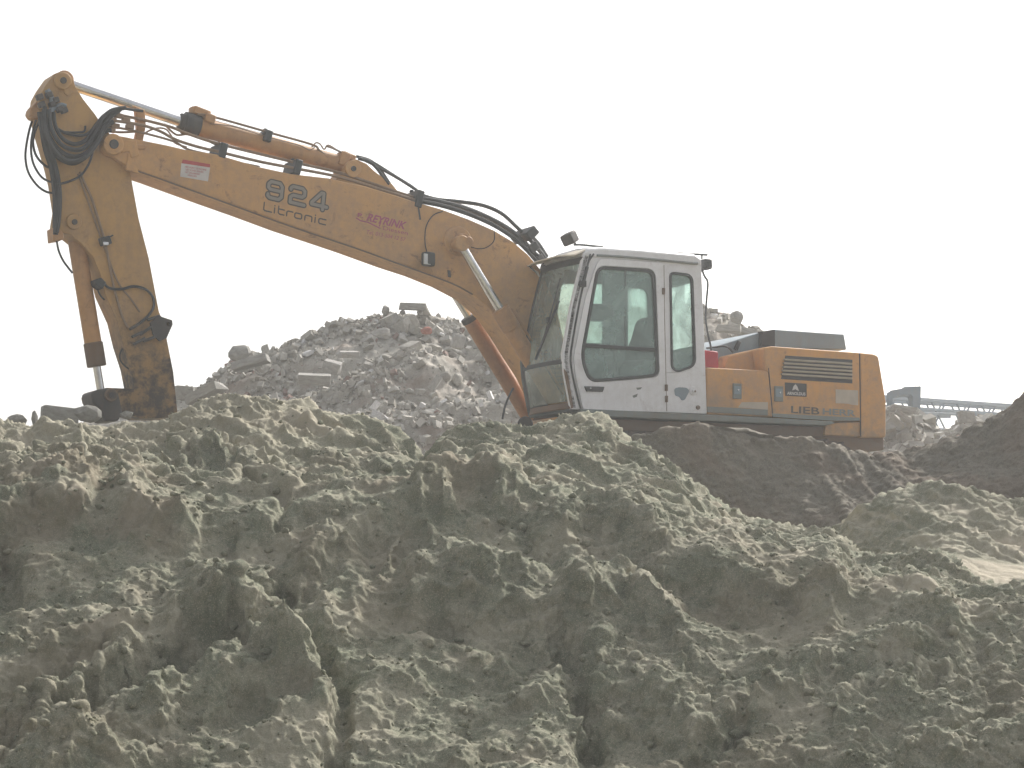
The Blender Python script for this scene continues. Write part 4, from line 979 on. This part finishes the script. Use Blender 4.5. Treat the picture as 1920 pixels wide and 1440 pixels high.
b = B(); b.pris([(70, 188), (56, 205), (54, 213), (60, 222), (73, 224), (80, 205)], -.05, .1, ref=.1); b.box(P3(66, 212, .1), (.14, .12, .10)); part(b, 'hose_manifold', 'ram', stick, .012)
b = B()
for q in ((74, 182), (78, 196), (92, 178), (98, 196), (104, 188), (112, 205), (120, 207)): b.box(P3(q[0], q[1], .2), (.07, .08, .06), Matrix.Rotation(.4, 3, 'Y'))
part(b, 'hose_fitting', 'steel', stick, .01)
b = B(); b.tube(px_tube([(88, 168), (96, 182), (98, 200), (94, 215)], .20, .02), .030, 10); b.tube(px_tube([(100, 205), (112, 196), (124, 198)], .2, .02), .020, 8); part(b, 'steel_elbow', 'truss', stick)
pipes('stick_pipe', 'pipe', [([(150, 322), (160, 346), (172, 372), (184, 410), (196, 450), (206, 500), (214, 540), (228, 590), (240, 615)], .185, .014), ([(146, 326), (156, 352), (180, 420), (198, 470), (222, 530), (245, 560), (262, 585)], .18, .010)], stick)
b = B(); b.box(P3(197, 452, .2), (.12, .08, .09), Matrix.Rotation(.3, 3, 'Y')); part(b, 'pipe_clamp', 'black', stick, .012); cl = stick.children[-1]
b = B(); b.box(P3(198, 457, .235), (.06, .03, .04)); part(b, 'clamp_cap', 'chrome', cl, .006)
b = B(); b.bar(P3(196, 449, .21), P3(212, 441, .21), .015, .015); part(b, 'clamp_wire', 'black', stick)
b = B()
b.pris([(178, 524), (190, 520), (200, 530), (192, 542), (180, 534)], .05, .22, ref=.22); part(b, 'hose_guide', 'black', stick, .01)
b = B()
for q in ((243, 618, 262, 606), (247, 632, 268, 622), (250, 646, 272, 634), (262, 628, 296, 604), (276, 600, 300, 592), (268, 640, 300, 628)): b.bar(P3(q[0], q[1], SY + .012), P3(q[2], q[3], SY + .012), .03, .035, (0, 1, 0))
part(b, 'hose_bracket', 'steel', stick, .008)
pipes('stick_hose', 'rubber', [
    ([(192, 528), (205, 540), (228, 542), (250, 537), (272, 542), (286, 556), (288, 575), (278, 592), (262, 606)], .20, .015),
    ([(106, 450), (110, 470), (118, 488), (128, 502), (136, 512)], .12, .012),
    ([(231, 650), (225, 664), (226, 676), (234, 686), (242, 692)], .1, .009), ([(183, 530), (184, 545), (190, 556), (196, 562)], .1, .010),
    ([(66, 212), (56, 240), (49, 275), (48, 300), (54, 325), (70, 348), (88, 360), (106, 362)], -.05, .013),
    ([(70, 216), (62, 245), (58, 275), (62, 305), (76, 330), (92, 340), (106, 342)], .05, .013),
    ([(78, 218), (66, 245), (62, 268), (68, 292), (84, 310), (100, 316)], .1, .014),
    ([(176, 270), (172, 292), (164, 312), (150, 330), (130, 340), (108, 346)], .26, .013),
    ([(74, 210), (80, 250), (92, 290), (100, 330), (107, 380), (105, 415), (104, 440)], .20, .028),
    ([(82, 205), (88, 250), (98, 290), (108, 330), (112, 370), (110, 410), (106, 436)], .23, .026),
    ([(88, 215), (92, 255), (104, 295), (112, 335), (114, 380), (110, 430)], .12, .026),
    ([(76, 215), (78, 245), (84, 280), (96, 320), (102, 370), (102, 430)], .10, .022),
    ([(84, 200), (86, 235), (100, 268), (124, 290), (152, 292), (176, 272), (192, 240), (206, 220), (226, 205)], .27, .024),
    ([(92, 205), (96, 240), (112, 268), (134, 280), (156, 278), (176, 256), (190, 228), (208, 208), (236, 202)], .30, .024),
    ([(80, 214), (86, 250), (102, 282), (128, 302), (158, 296), (182, 268), (196, 240), (212, 228)], .33, .026),
    ([(100, 210), (104, 236), (118, 260), (140, 270), (162, 262), (178, 240), (194, 218), (216, 208)], .24, .022),
    ([(88, 220), (92, 262), (108, 290), (134, 300), (162, 288), (184, 258), (198, 246), (208, 244)], .22, .024),
    ([(78, 224), (90, 268), (110, 296), (140, 306), (170, 284), (190, 254), (204, 236), (216, 238)], .18, .024),
    ([(105, 240), (125, 250), (150, 254), (168, 248), (184, 228), (200, 212), (222, 203), (250, 206), (268, 208)], .20, .016),
    ([(104, 244), (126, 248), (146, 248), (158, 246), (160, 236)], .19, .012)], stick)
b = B(); b.pris([(99, 427), (108, 424), (120, 438), (120, 449), (112, 450), (101, 452), (100, 440)], -.02, .2, ref=.2); part(b, 'hose_union', 'ram', stick, .01)
b = B()
for q in ((217, 209), (222, 217), (210, 225), (236, 225), (216, 236), (243, 238), (208, 244)): b.box(P3(q[0], q[1], .2), (.09, .06, .05), Matrix.Rotation(-.1, 3, 'Y'))
part(b, 'pipe_union', 'pipe', boom, .008)

# ---- bucket cylinder and link
c0, c1 = P3(138, 420, 0), P3(181, 684, 0); d_ = (c1 - c0).normalized()
b = B(); b.rod(c0 + d_ * .18, c1 - d_ * .05, .092, 28); buc = part(b, 'bucket_cylinder', 'ram', EX, .012)
b = B(); b.pin(138, 417, 0, .10, -.08, .08, 24); b.rod(c0, c0 + d_ * .2, .06, 16); part(b, 'cylinder_eye', 'ram', buc, .01)
b = B(); b.rod(c1 - d_ * .24, c1 + d_ * .02, .104, 28); part(b, 'gland', 'under', buc, .012)
b = B(); b.rod(c1, P3(190, 738, 0), .044, 20); part(b, 'piston_rod', 'chrome', buc)
b = B(); b.pris([(171, 736), (184, 730), (206, 728), (222, 736), (226, 752), (230, 772), (222, 790), (196, 790), (188, 768), (174, 756)], -.16, .19, ref=.19, r=.03); lk = part(b, 'bucket_link', 'steel', EX, .02)
b = B(); b.pin(207, 741, .19, .07, .19, .22, 20); part(b, 'link_boss', 'under', lk, .008); b = B(); b.pin(207, 741, .19, .032, .19, .235, 6); part(b, 'link_bolt', 'steel', lk)

# ---- boom cylinders, one on each side of the boom
for sy in (1, -1):
    yl = .40 * sy
    p0 = P3(863, 457, .40); p1 = P3(938, 581, .40); p0.y = p1.y = yl
    d_ = (p1 - p0).normalized(); p2 = p1 + d_ * 1.55
    b = B(); b.rod(p1, p2, .098, 28); cyl = part(b, 'boom_cylinder', 'ram' if sy > 0 else 'redram', EX, .012)
    b = B(); b.rod(p1 - d_ * .015, p1 + d_ * (.26 if sy > 0 else .05), .108, 28); part(b, 'gland', 'ram' if sy > 0 else 'steel', cyl, .01)
    b = B(); b.rod(p0, p1 + d_ * .01, .052, 24); part(b, 'piston_rod', 'chrome', cyl)
    b = B(); b.tube([(p0.x, yl - .07, p0.z), (p0.x, yl + .07, p0.z)], .09, 24, False); part(b, 'rod_eye', 'boom', cyl, .012)
    sd_ = Vector((d_.z, 0, -d_.x)) * -1
    b = B(); o_ = sd_ * .135 if sd_.x < 0 else -sd_ * .135
    b.tube([p1 + d_ * .10 + o_ * .7, p1 + d_ * .16 + o_, p2 - d_ * .3 + o_, p2 - d_ * .2 + o_ * .7], .014, 8); b.box(p1 + d_ * .13 + o_ * .7, (.06, .05, .06)); part(b, 'cylinder_pipe', 'red' if sy < 0 else 'ram', cyl)
b = B(); b.tube([P3(962, 728, .9), P3(955, 742, .95), P3(947, 762, .95), P3(942, 786, .95)], .012, 8); part(b, 'dangling_cable', 'rubber', EX)
# boom foot brackets
b = B()
for y_ in (-.33, .33):
    b.pris([(1045, 790), (1055, 745), (1085, 735), (1110, 790)], y_ - .03, y_ + .03, ref=.33)
part(b, 'boom_foot', 'under', EX, .01)

# ---- CAB
CN, CF = 1.25, .23      # near and far side planes of the cab
OUT = [(1095, 474), (1107, 466), (1130, 466), (1300, 480), (1311, 486), (1315, 497), (1321, 642), (1325.5, 776), (1200, 771), (1071, 767), (1066, 742), (1058, 698), (1055, 664), (1070, 576), (1084, 517)]
outl = [T(a, c, CN) for a, c in OUT]
def frx(z):   # forward x of the cab nose at a given height
    seq = [T(a, c, CN) for a, c in [(1095, 474), (1084, 517), (1070, 576), (1055, 664), (1058, 698), (1066, 742), (1071, 767)]]
    return float(np.interp(-z, [-p[1] for p in seq], [p[0] for p in seq]))
DOORW = fillet([T(a, c, CN) for a, c in [(1118, 499), (1226, 506), (1234, 706), (1160, 713), (1103, 717), (1087, 672)]], [.12, .12, .10, .05, .12, .2], 6)
SIDEW = fillet([T(a, c, CN) for a, c in [(1255, 509), (1299, 514), (1305, 687), (1270, 699), (1258, 690)]], [.07, .10, .10, .05, .05], 6)
b = B(); b.holed(outl, [DOORW, SIDEW], CN - .05, CN)
cab = part(b, 'cab', 'white', EX, .005, seg=2)
# door drawn by its gaps: raised skin a little proud of the shell
door = fillet([T(a, c, CN) for a, c in [(1121, 484), (1244, 494), (1246, 600), (1250, 773), (1092, 768), (1077, 700), (1074, 671), (1096, 560)]], [.10, .02, .02, .02, .03, .05, .05, .05], 5)
b = B(); b.holed(door, [fillet([T(a, c, CN) for a, c in [(1117, 497.5), (1227.5, 504.5), (1235.5, 707.5), (1160, 714.5), (1102, 718.5), (1085.5, 672)]], [.12, .12, .10, .05, .12, .2], 6)], CN + .002, CN + .022)
dr_ = part(b, 'cab_door', 'white', EX, .008)
def ring(px, rad, wd, y0, y1):
    o_ = fillet([T(a, c, CN) for a, c in px], rad, 6); c_ = Vector((sum(p[0] for p in o_) / len(o_), sum(p[1] for p in o_) / len(o_)))
    i_ = []
    m_ = len(o_)
    for k in range(m_):
        p = Vector(o_[k]); tn = (Vector(o_[(k + 1) % m_]) - Vector(o_[k - 1])).normalized(); nn = Vector((-tn.y, tn.x))
        if nn.dot(c_ - p) < 0: nn = -nn
        i_.append(tuple(p + nn * wd))
    b = B(); b.holed(o_, [i_], y0, y1); return b
DP = [(1118, 499), (1226, 506), (1234, 706), (1160, 713), (1103, 717), (1087, 672)]
part(ring(DP, [.12, .12, .10, .05, .12, .2], .032, CN - .02, CN + .027), 'door_seal', 'black', dr_, .003)
b = B(); b.prism(DOORW, CN - .004, CN + .004); part(b, 'door_window', 'glass', dr_)
b = B(); b.bar(P3(1091, 647.5, CN + .012), P3(1232, 656, CN + .012), .03, .042); part(b, 'window_rail', 'black', dr_, .006)
b = B(); b.bar(P3(1172, 505, CN - .01), P3(1172, 650, CN - .01), .02, .02, (1, 0, 0)); part(b, 'sliding_pane_edge', 'black', dr_)
b = B(); b.pris([(1096, 724), (1134, 725), (1131, 734.5), (1100, 734)], CN + .022, CN + .04); h_ = part(b, 'door_handle', 'black', dr_, .006)
b = B(); b.pin(1106, 728, CN + .03, .010, CN + .03, CN + .05, 12); part(b, 'door_lock', 'chrome', h_)
b = B(); b.pris([(1193, 727), (1204, 726), (1201, 730), (1195, 731)], CN + .022, CN + .024); b.pris([(1186, 742), (1196, 738), (1194, 744), (1188, 746)], CN + .022, CN + .0235); part(b, 'paint_scratch', 'skirt', dr_)
b = B()
for q in ((1244.2, 546), (1249.3, 727), (1249.6, 748)):
    b = B(); b.tube([P3(q[0], q[1] - 6, CN + .03), P3(q[0], q[1] + 6, CN + .03)], .018, 10, False); part(b, 'door_hinge', 'under', dr_, .003)
part(ring([(1255, 509), (1299, 514), (1305, 687), (1270, 699), (1258, 690)], [.07, .10, .10, .05, .05], .024, CN - .03, CN + .012), 'window_seal', 'black', cab, .003)
b = B(); b.prism(SIDEW, CN - .03, CN - .022); part(b, 'side_window', 'glass', cab)
# lock plate with peeled paint, and the small bolt
b = B(); b.pris([(1264, 729), (1272, 726), (1288, 727), (1293, 733), (1288, 742), (1284, 750), (1278, 751), (1274, 744), (1266, 742)], CN, CN + .004, r=.03); part(b, 'peeled_patch', 'grey', cab)
b = B(); b.pin(1299, 733, CN, .05, CN, CN + .012, 20); b.pin(1299, 733, CN, .02, CN + .012, CN + .03, 12); pt = part(b, 'lock_cover', 'white', cab, .004)
b = B(); b.pin(1308, 764, CN, .025, CN, CN + .02, 16); part(b, 'bolt_head', 'under', cab, .004)
b = B(); b.pin(1301, 734, CN, .012, CN + .012, CN + .035, 12); part(b, 'bolt_head', 'under', cab, .004)
# gas strut and rubber strip in the front door gap
b = B(); b.tube(px_tube([(1113, 476), (1104, 490), (1099, 512), (1088, 560), (1077, 620), (1070, 668), (1073, 700), (1082, 740), (1089, 767)], CN + .008, .01), .012, 8, True, 4); part(b, 'door_gasket', 'black', cab)
b = B(); b.tube([P3(1107, 476, CN + .03), P3(1093, 533, CN + .04)], .010, 8, False); b.tube([P3(1101, 500, CN + .035), P3(1092, 537, CN + .04)], .020, 10, False); b.box(P3(1093, 532, CN + .035), (.07, .04, .07)); part(b, 'door_stay', 'black', cab, .006)
b = B(); b.tube(px_tube([(1119, 479), (1160, 481), (1240, 488), (1300, 494), (1308, 494)], CN + .018, .01), .014, 8, True, 3); part(b, 'drip_rail', 'skirt', cab)
b = B(); b.tube([P3(1244.8, 497, CN + .02), P3(1246, 600, CN + .02), P3(1250, 771, CN + .02)], .005, 6, False); part(b, 'door_gap', 'under', cab)
b = B(); b.pris([(1057, 690), (1064, 700), (1070, 730), (1075, 764), (1071, 766), (1066, 742), (1058, 700)], CN, CN + .003); part(b, 'rust_edge', 'under', cab)
# far side
FW1 = [(1052, 532), (1138, 533), (1144, 540), (1145, 645), (1036, 640)]; FW2 = [(1176, 540), (1206, 542), (1213, 552), (1216, 655), (1176, 653)]
FW0 = [(1045, 535), (1098, 532), (1090, 640), (1030, 640)]
farout = outl
b = B(); b.holed(farout, [fillet([T(a, c, CF) for a, c in FW1], .05), fillet([T(a, c, CF) for a, c in FW2], .05), fillet([T(a, c, CF) for a, c in [(1240, 545), (1282, 530), (1284, 640), (1240, 645)]], .04)], CF - .02, CF + .02)
part(b, 'far_side_wall', 'inner', cab, .004)
b = B()
for W_ in (FW1, FW2): b.prism([T(a, c, CF) for a, c in W_], CF - .004, CF + .004)
part(b, 'far_window', 'farglass', cab)
# rear wall, floor, roof
xr0, xr1 = outl[5][0], outl[7][0]; zr0, zr1 = outl[5][1], outl[7][1]; zf = outl[9][1]
def rearx(z): return float(np.interp(z, [zr1, zr0], [xr1, xr0]))
b = B()
zw0, zw1 = T(1300, 645, CN)[1], T(1300, 525, CN)[1]
for (y0, y1, z0, z1) in ((CF, CN - .05, zr1, zw0), (CF, CN - .05, zw1, zr0 + .06), (CF, CF + .10, zw0, zw1), (CN - .16, CN - .05, zw0, zw1)):
    b.add([(rearx(z) + dx, y, z) for dx in (0, .04) for y in (y0, y1) for z in (z0, z1)], [(0, 1, 3, 2), (4, 6, 7, 5), (0, 4, 5, 1), (2, 3, 7, 6), (0, 2, 6, 4), (1, 5, 7, 3)])
part(b, 'rear_wall', 'white', cab, .004)
b = B(); b.add([(rearx(z) + .02, y, z) for y in (CF + .1, CN - .16) for z in (zw0, zw1)], [(0, 1, 3, 2)]); part(b, 'rear_window', 'farglass', cab)
b = B(); b.prism([(outl[9][0] + .0, zf - .02), (xr1, zr1 - .02), (xr1, zr1 + .05), (outl[9][0], zf + .05)], CF, CN - .052); part(b, 'cab_floor', 'inner', cab)
RF = [(1096, 474), (1103, 465), (1125, 462.5), (1200, 467), (1303, 476), (1313, 483), (1315.5, 497), (1300, 497), (1120, 484), (1098, 481)]
rf = [T(a, c, CN) for a, c in RF]
ys_ = [(CF - .02, .035), (CF + .06, .0), (CF + .3, -.03), (CN - .3, -.03), (CN - .05, -.005), (CN + .012, .02)]
b = B(); vs = []; n_ = len(rf)
for y_, dz in ys_:
    vs += [(p[0], y_, p[1] - (dz if k in (1, 2, 3, 4, 5) else 0)) for k, p in enumerate(rf)]
fs = [(j * n_ + i, j * n_ + (i + 1) % n_, (j + 1) * n_ + (i + 1) % n_, (j + 1) * n_ + i) for j in range(len(ys_) - 1) for i in range(n_)] + [tuple(range(n_)), tuple(range(len(ys_) * n_ - 1, (len(ys_) - 1) * n_ - 1, -1))]
b.add(vs, fs); rfo = part(b, 'cab_roof', 'white', EX, .02, seg=3)
# visor
vx0, vz0 = T(1094, 470, CN)
b = B()
qz = [(CN - .03, .10, .0), (CN - .25, .20, .012), (CF + .25, .20, .012), (CF + .0, .19, -.01)]
vs = []
for y_, l_, dz in qz: vs += [(vx0 - .04, y_, vz0 + .025 + dz), (vx0 + l_, y_, vz0 - .045 + dz), (vx0 + l_, y_, vz0 - .063 + dz), (vx0 - .04, y_, vz0 + .0 + dz)]
fs = [(j * 4 + i, j * 4 + (i + 1) % 4, (j + 1) * 4 + (i + 1) % 4, (j + 1) * 4 + i) for j in range(3) for i in range(4)] + [(0, 1, 2, 3), (15, 14, 13, 12)]
b.add(vs, fs); part(b, 'sun_visor', 'cream', rfo, .006)
b = B(); b.prism([(vx0 + .19, vz0 - .055), (vx0 + .165, vz0 - .05), (vx0 + .05, vz0 - .17), (vx0 + .02, vz0 - .19), (vx0 + .05, vz0 - .12)], CF - .01, CF + .03); part(b, 'visor_bracket', 'cream', rfo, .004)
# nose: curved sheet of glass between the two sides, dark frame round it
zs = np.linspace(T(1090, 494, CN)[1], T(1056, 674, CN)[1], 9); zl = np.linspace(T(1056, 680, CN)[1], T(1071, 752, CN)[1], 6)
def nose(zz, inset=0.0, y0=CF + .03, y1=CN - .012, bow=.05):
    vs = []; m_ = 9
    for z in zz:
        for k in range(m_):
            t_ = k / (m_ - 1); y_ = y0 + (y1 - y0) * t_; e_ = abs(2 * t_ - 1) ** 3.0
            vs.append((frx(z) + bow * (1 - e_) - bow * .3 - inset, y_, z))
    return vs, [(i * m_ + k, i * m_ + k + 1, (i + 1) * m_ + k + 1, (i + 1) * m_ + k) for i in range(len(zz) - 1) for k in range(m_ - 1)]
b = B(); b.add(*nose(zs)); part(b, 'windscreen', 'wglass', cab)
b = B(); b.add(*nose(zl)); part(b, 'lower_windscreen', 'wglass', cab)
def nosebar(za, h_, y0=CF, y1=CN, bow=.05, th=.03):
    b = B(); m_ = 9; vs = []
    for k in range(m_):
        t_ = k / (m_ - 1); y_ = y0 + (y1 - y0) * t_; e_ = abs(2 * t_ - 1) ** 3.0; x_ = frx(za) + bow * (1 - e_) - bow * .3 + .006
        vs += [(x_, y_, za - h_ / 2), (x_, y_, za + h_ / 2), (x_ - th, y_, za + h_ / 2), (x_ - th, y_, za - h_ / 2)]
    fs = [(j * 4 + i, j * 4 + (i + 1) % 4, (j + 1) * 4 + (i + 1) % 4, (j + 1) * 4 + i) for j in range(m_ - 1) for i in range(4)] + [(0, 1, 2, 3), tuple(4 * m_ - 1 - i for i in range(4))]
    b.add(vs, fs); return b
part(nosebar(T(1056, 677, CN)[1], .05), 'window_bar', 'black', cab, .006)
part(nosebar(T(1092, 487, CN)[1], .075), 'header_bar', 'black', cab, .006)
part(nosebar(T(1070, 760, CN)[1], .07), 'sill_bar', 'under', cab, .006)
def pillar(y_, wd, inset, name, mat):
    zz = np.linspace(T(1095, 476, CN)[1], T(1071, 766, CN)[1], 18)
    b = B(); vs = []
    for z in zz: x_ = frx(z) - inset; vs += [(x_, y_ - wd / 2, z), (x_, y_ + wd / 2, z), (x_ - .06, y_ + wd / 2, z), (x_ - .06, y_ - wd / 2, z)]
    fs = [(j * 4 + i, j * 4 + (i + 1) % 4, (j + 1) * 4 + (i + 1) % 4, (j + 1) * 4 + i) for j in range(17) for i in range(4)] + [(0, 1, 2, 3), tuple(71 - i for i in range(4))]
    b.add(vs, fs); part(b, name, mat, cab, .01)
pillar(CF + .02, .09, .0, 'front_pillar', 'black'); pillar(CN - .025, .05, .012, 'front_pillar', 'black')
b = B(); b.box(P3(985, 710, CF), (.05, .04, .08)); part(b, 'pillar_bracket', 'skirt', cab, .006)
# wiper
def NP(z, t_, off=.03): return Vector((frx(z) + .035 + off, CF + (CN - CF) * t_, z))
zt = lambda py: T(1070, py, CN)[1]
b = B(); b.bar(NP(zt(515), .70), NP(zt(590), .66), .02, .015); b.bar(NP(zt(560), .80), NP(zt(668), .52, .05), .025, .02); part(b, 'wiper_blade', 'black', cab)
b = B(); b.box(NP(zt(594), .64), (.04, .07, .06)); b.bar(NP(zt(594), .64), NP(zt(640), .58), .014, .012); part(b, 'wiper_arm', 'black', cab, .006)
# interior
sx_, sz_ = T(1215, 700, .75)
b = B(); b.prism(fillet([T(a, c, .95) for a, c in [(1192, 690), (1196, 655), (1206, 630), (1214, 600), (1222, 592), (1244, 592), (1254, 604), (1256, 660), (1252, 690)]], .04), .66, .95); st_ = part(b, 'operator_seat', 'seat', EX, .03, seg=3)
b = B(); b.prism(fillet([T(a, c, .95) for a, c in [(1160, 690), (1172, 676), (1250, 672), (1254, 706), (1160, 706)]], .03), .55, .97); part(b, 'seat_cushion', 'seat', st_, .03)
b = B(); b.prism([T(a, c, .95) for a, c in [(1160, 704), (1240, 704), (1240, 765), (1160, 765)]], .5, .95); part(b, 'seat_base', 'seat', st_, .02)
b = B(); b.pris([(1084, 672), (1150, 664), (1165, 700), (1165, 760), (1080, 755)], .27, .46, ref=.46); part(b, 'side_console', 'inner', EX, .02)
b = B(); b.bar(P3(1158, 705, 1.0), P3(1150, 655, 1.02), .03, .03); b.box(P3(1149, 650, 1.02), (.06, .05, .1)); part(b, 'joystick', 'black', EX, .01)
b = B(); b.pris([(1104, 569), (1152, 569), (1152, 601), (1098, 600)], .27, .42, ref=.42); part(b, 'monitor', 'black', EX, .015)
b = B(); b.box(P3(1152, 600, .28) , (.32, .05, 1.3)); part(b, 'far_pillar', 'inner', cab, .02)
b = B(); b.pris([(1262, 624), (1277, 625), (1277, 644), (1262, 644)], .3, .32, ref=.32); b.pris([(1280, 625), (1294, 626), (1294, 644), (1280, 644)], .3, .32, ref=.32); part(b, 'notice_card', 'seat', cab)
# roof lamps and rails
b = B(); b.tube(px_tube([(1076, 459), (1090, 459), (1110, 461), (1130, 463)], .95, .01), .012, 8); b.tube(px_tube([(1079, 459), (1078, 455)], .95, .01), .012, 8); lr = part(b, 'lamp_rail', 'black', rfo)
b = B(); b.box(P3(1068, 447, .95), (.15, .15, .13), Matrix.Rotation(.5, 3, 'Y') @ Matrix.Rotation(.5, 3, 'Z')); part(b, 'roof_lamp', 'steel', rfo, .02); l0 = rfo.children[-1]
b = B(); b.tube(px_tube([(1268, 474), (1290, 476), (1310, 477), (1326, 478)], 1.15, .01), .012, 8); b.tube(px_tube([(1316, 478), (1316, 486)], 1.15, .01), .010, 6); part(b, 'lamp_rail', 'black', rfo)
b = B(); b.box(P3(1323, 496, 1.15), (.11, .15, .12)); part(b, 'roof_lamp', 'black', rfo, .025)
b = B(); b.box(P3(1311, 506, 1.2), (.10, .06, .035)); part(b, 'lamp_arm', 'black', rfo, .01)
b = B(); b.tube([P3(1196, 470, .7), P3(1194, 461, .7)], .004, 5, False); part(b, 'aerial', 'black', rfo)
b = B(); b.tube(px_tube([(1317, 508), (1321, 518), (1327, 530), (1325, 560), (1323, 595), (1327, 625), (1333, 652), (1334, 675)], 1.12, .012), .012, 8); part(b, 'grab_rail', 'black', EX)
b = B(); b.prism([T(a, c, .6) for a, c in [(1322, 690), (1322, 676), (1440, 680), (1440, 694)]], -.2, .8); part(b, 'deck_cover', 'grey', EX, .01)

# ================================================================== HAZE
b = B(); hz = b.box((0, 420, 10.25), (1160, 1000, 24.5))
me_o = hz.build('haze', M['dark'], None); me_o.data.materials.clear()
mh = bpy.data.materials.new('haze_air'); mh.use_nodes = True; mh.node_tree.nodes.clear()
ho = mh.node_tree.nodes.new('ShaderNodeOutputMaterial'); pv = mh.node_tree.nodes.new('ShaderNodeVolumePrincipled')
pv.inputs['Color'].default_value = (.955, .97, .975, 1); pv.inputs['Density'].default_value = .0017; pv.inputs['Anisotropy'].default_value = .55
mh.node_tree.links.new(pv.outputs[0], ho.inputs['Volume']); me_o.data.materials.append(mh); tag(me_o, kind='stuff')
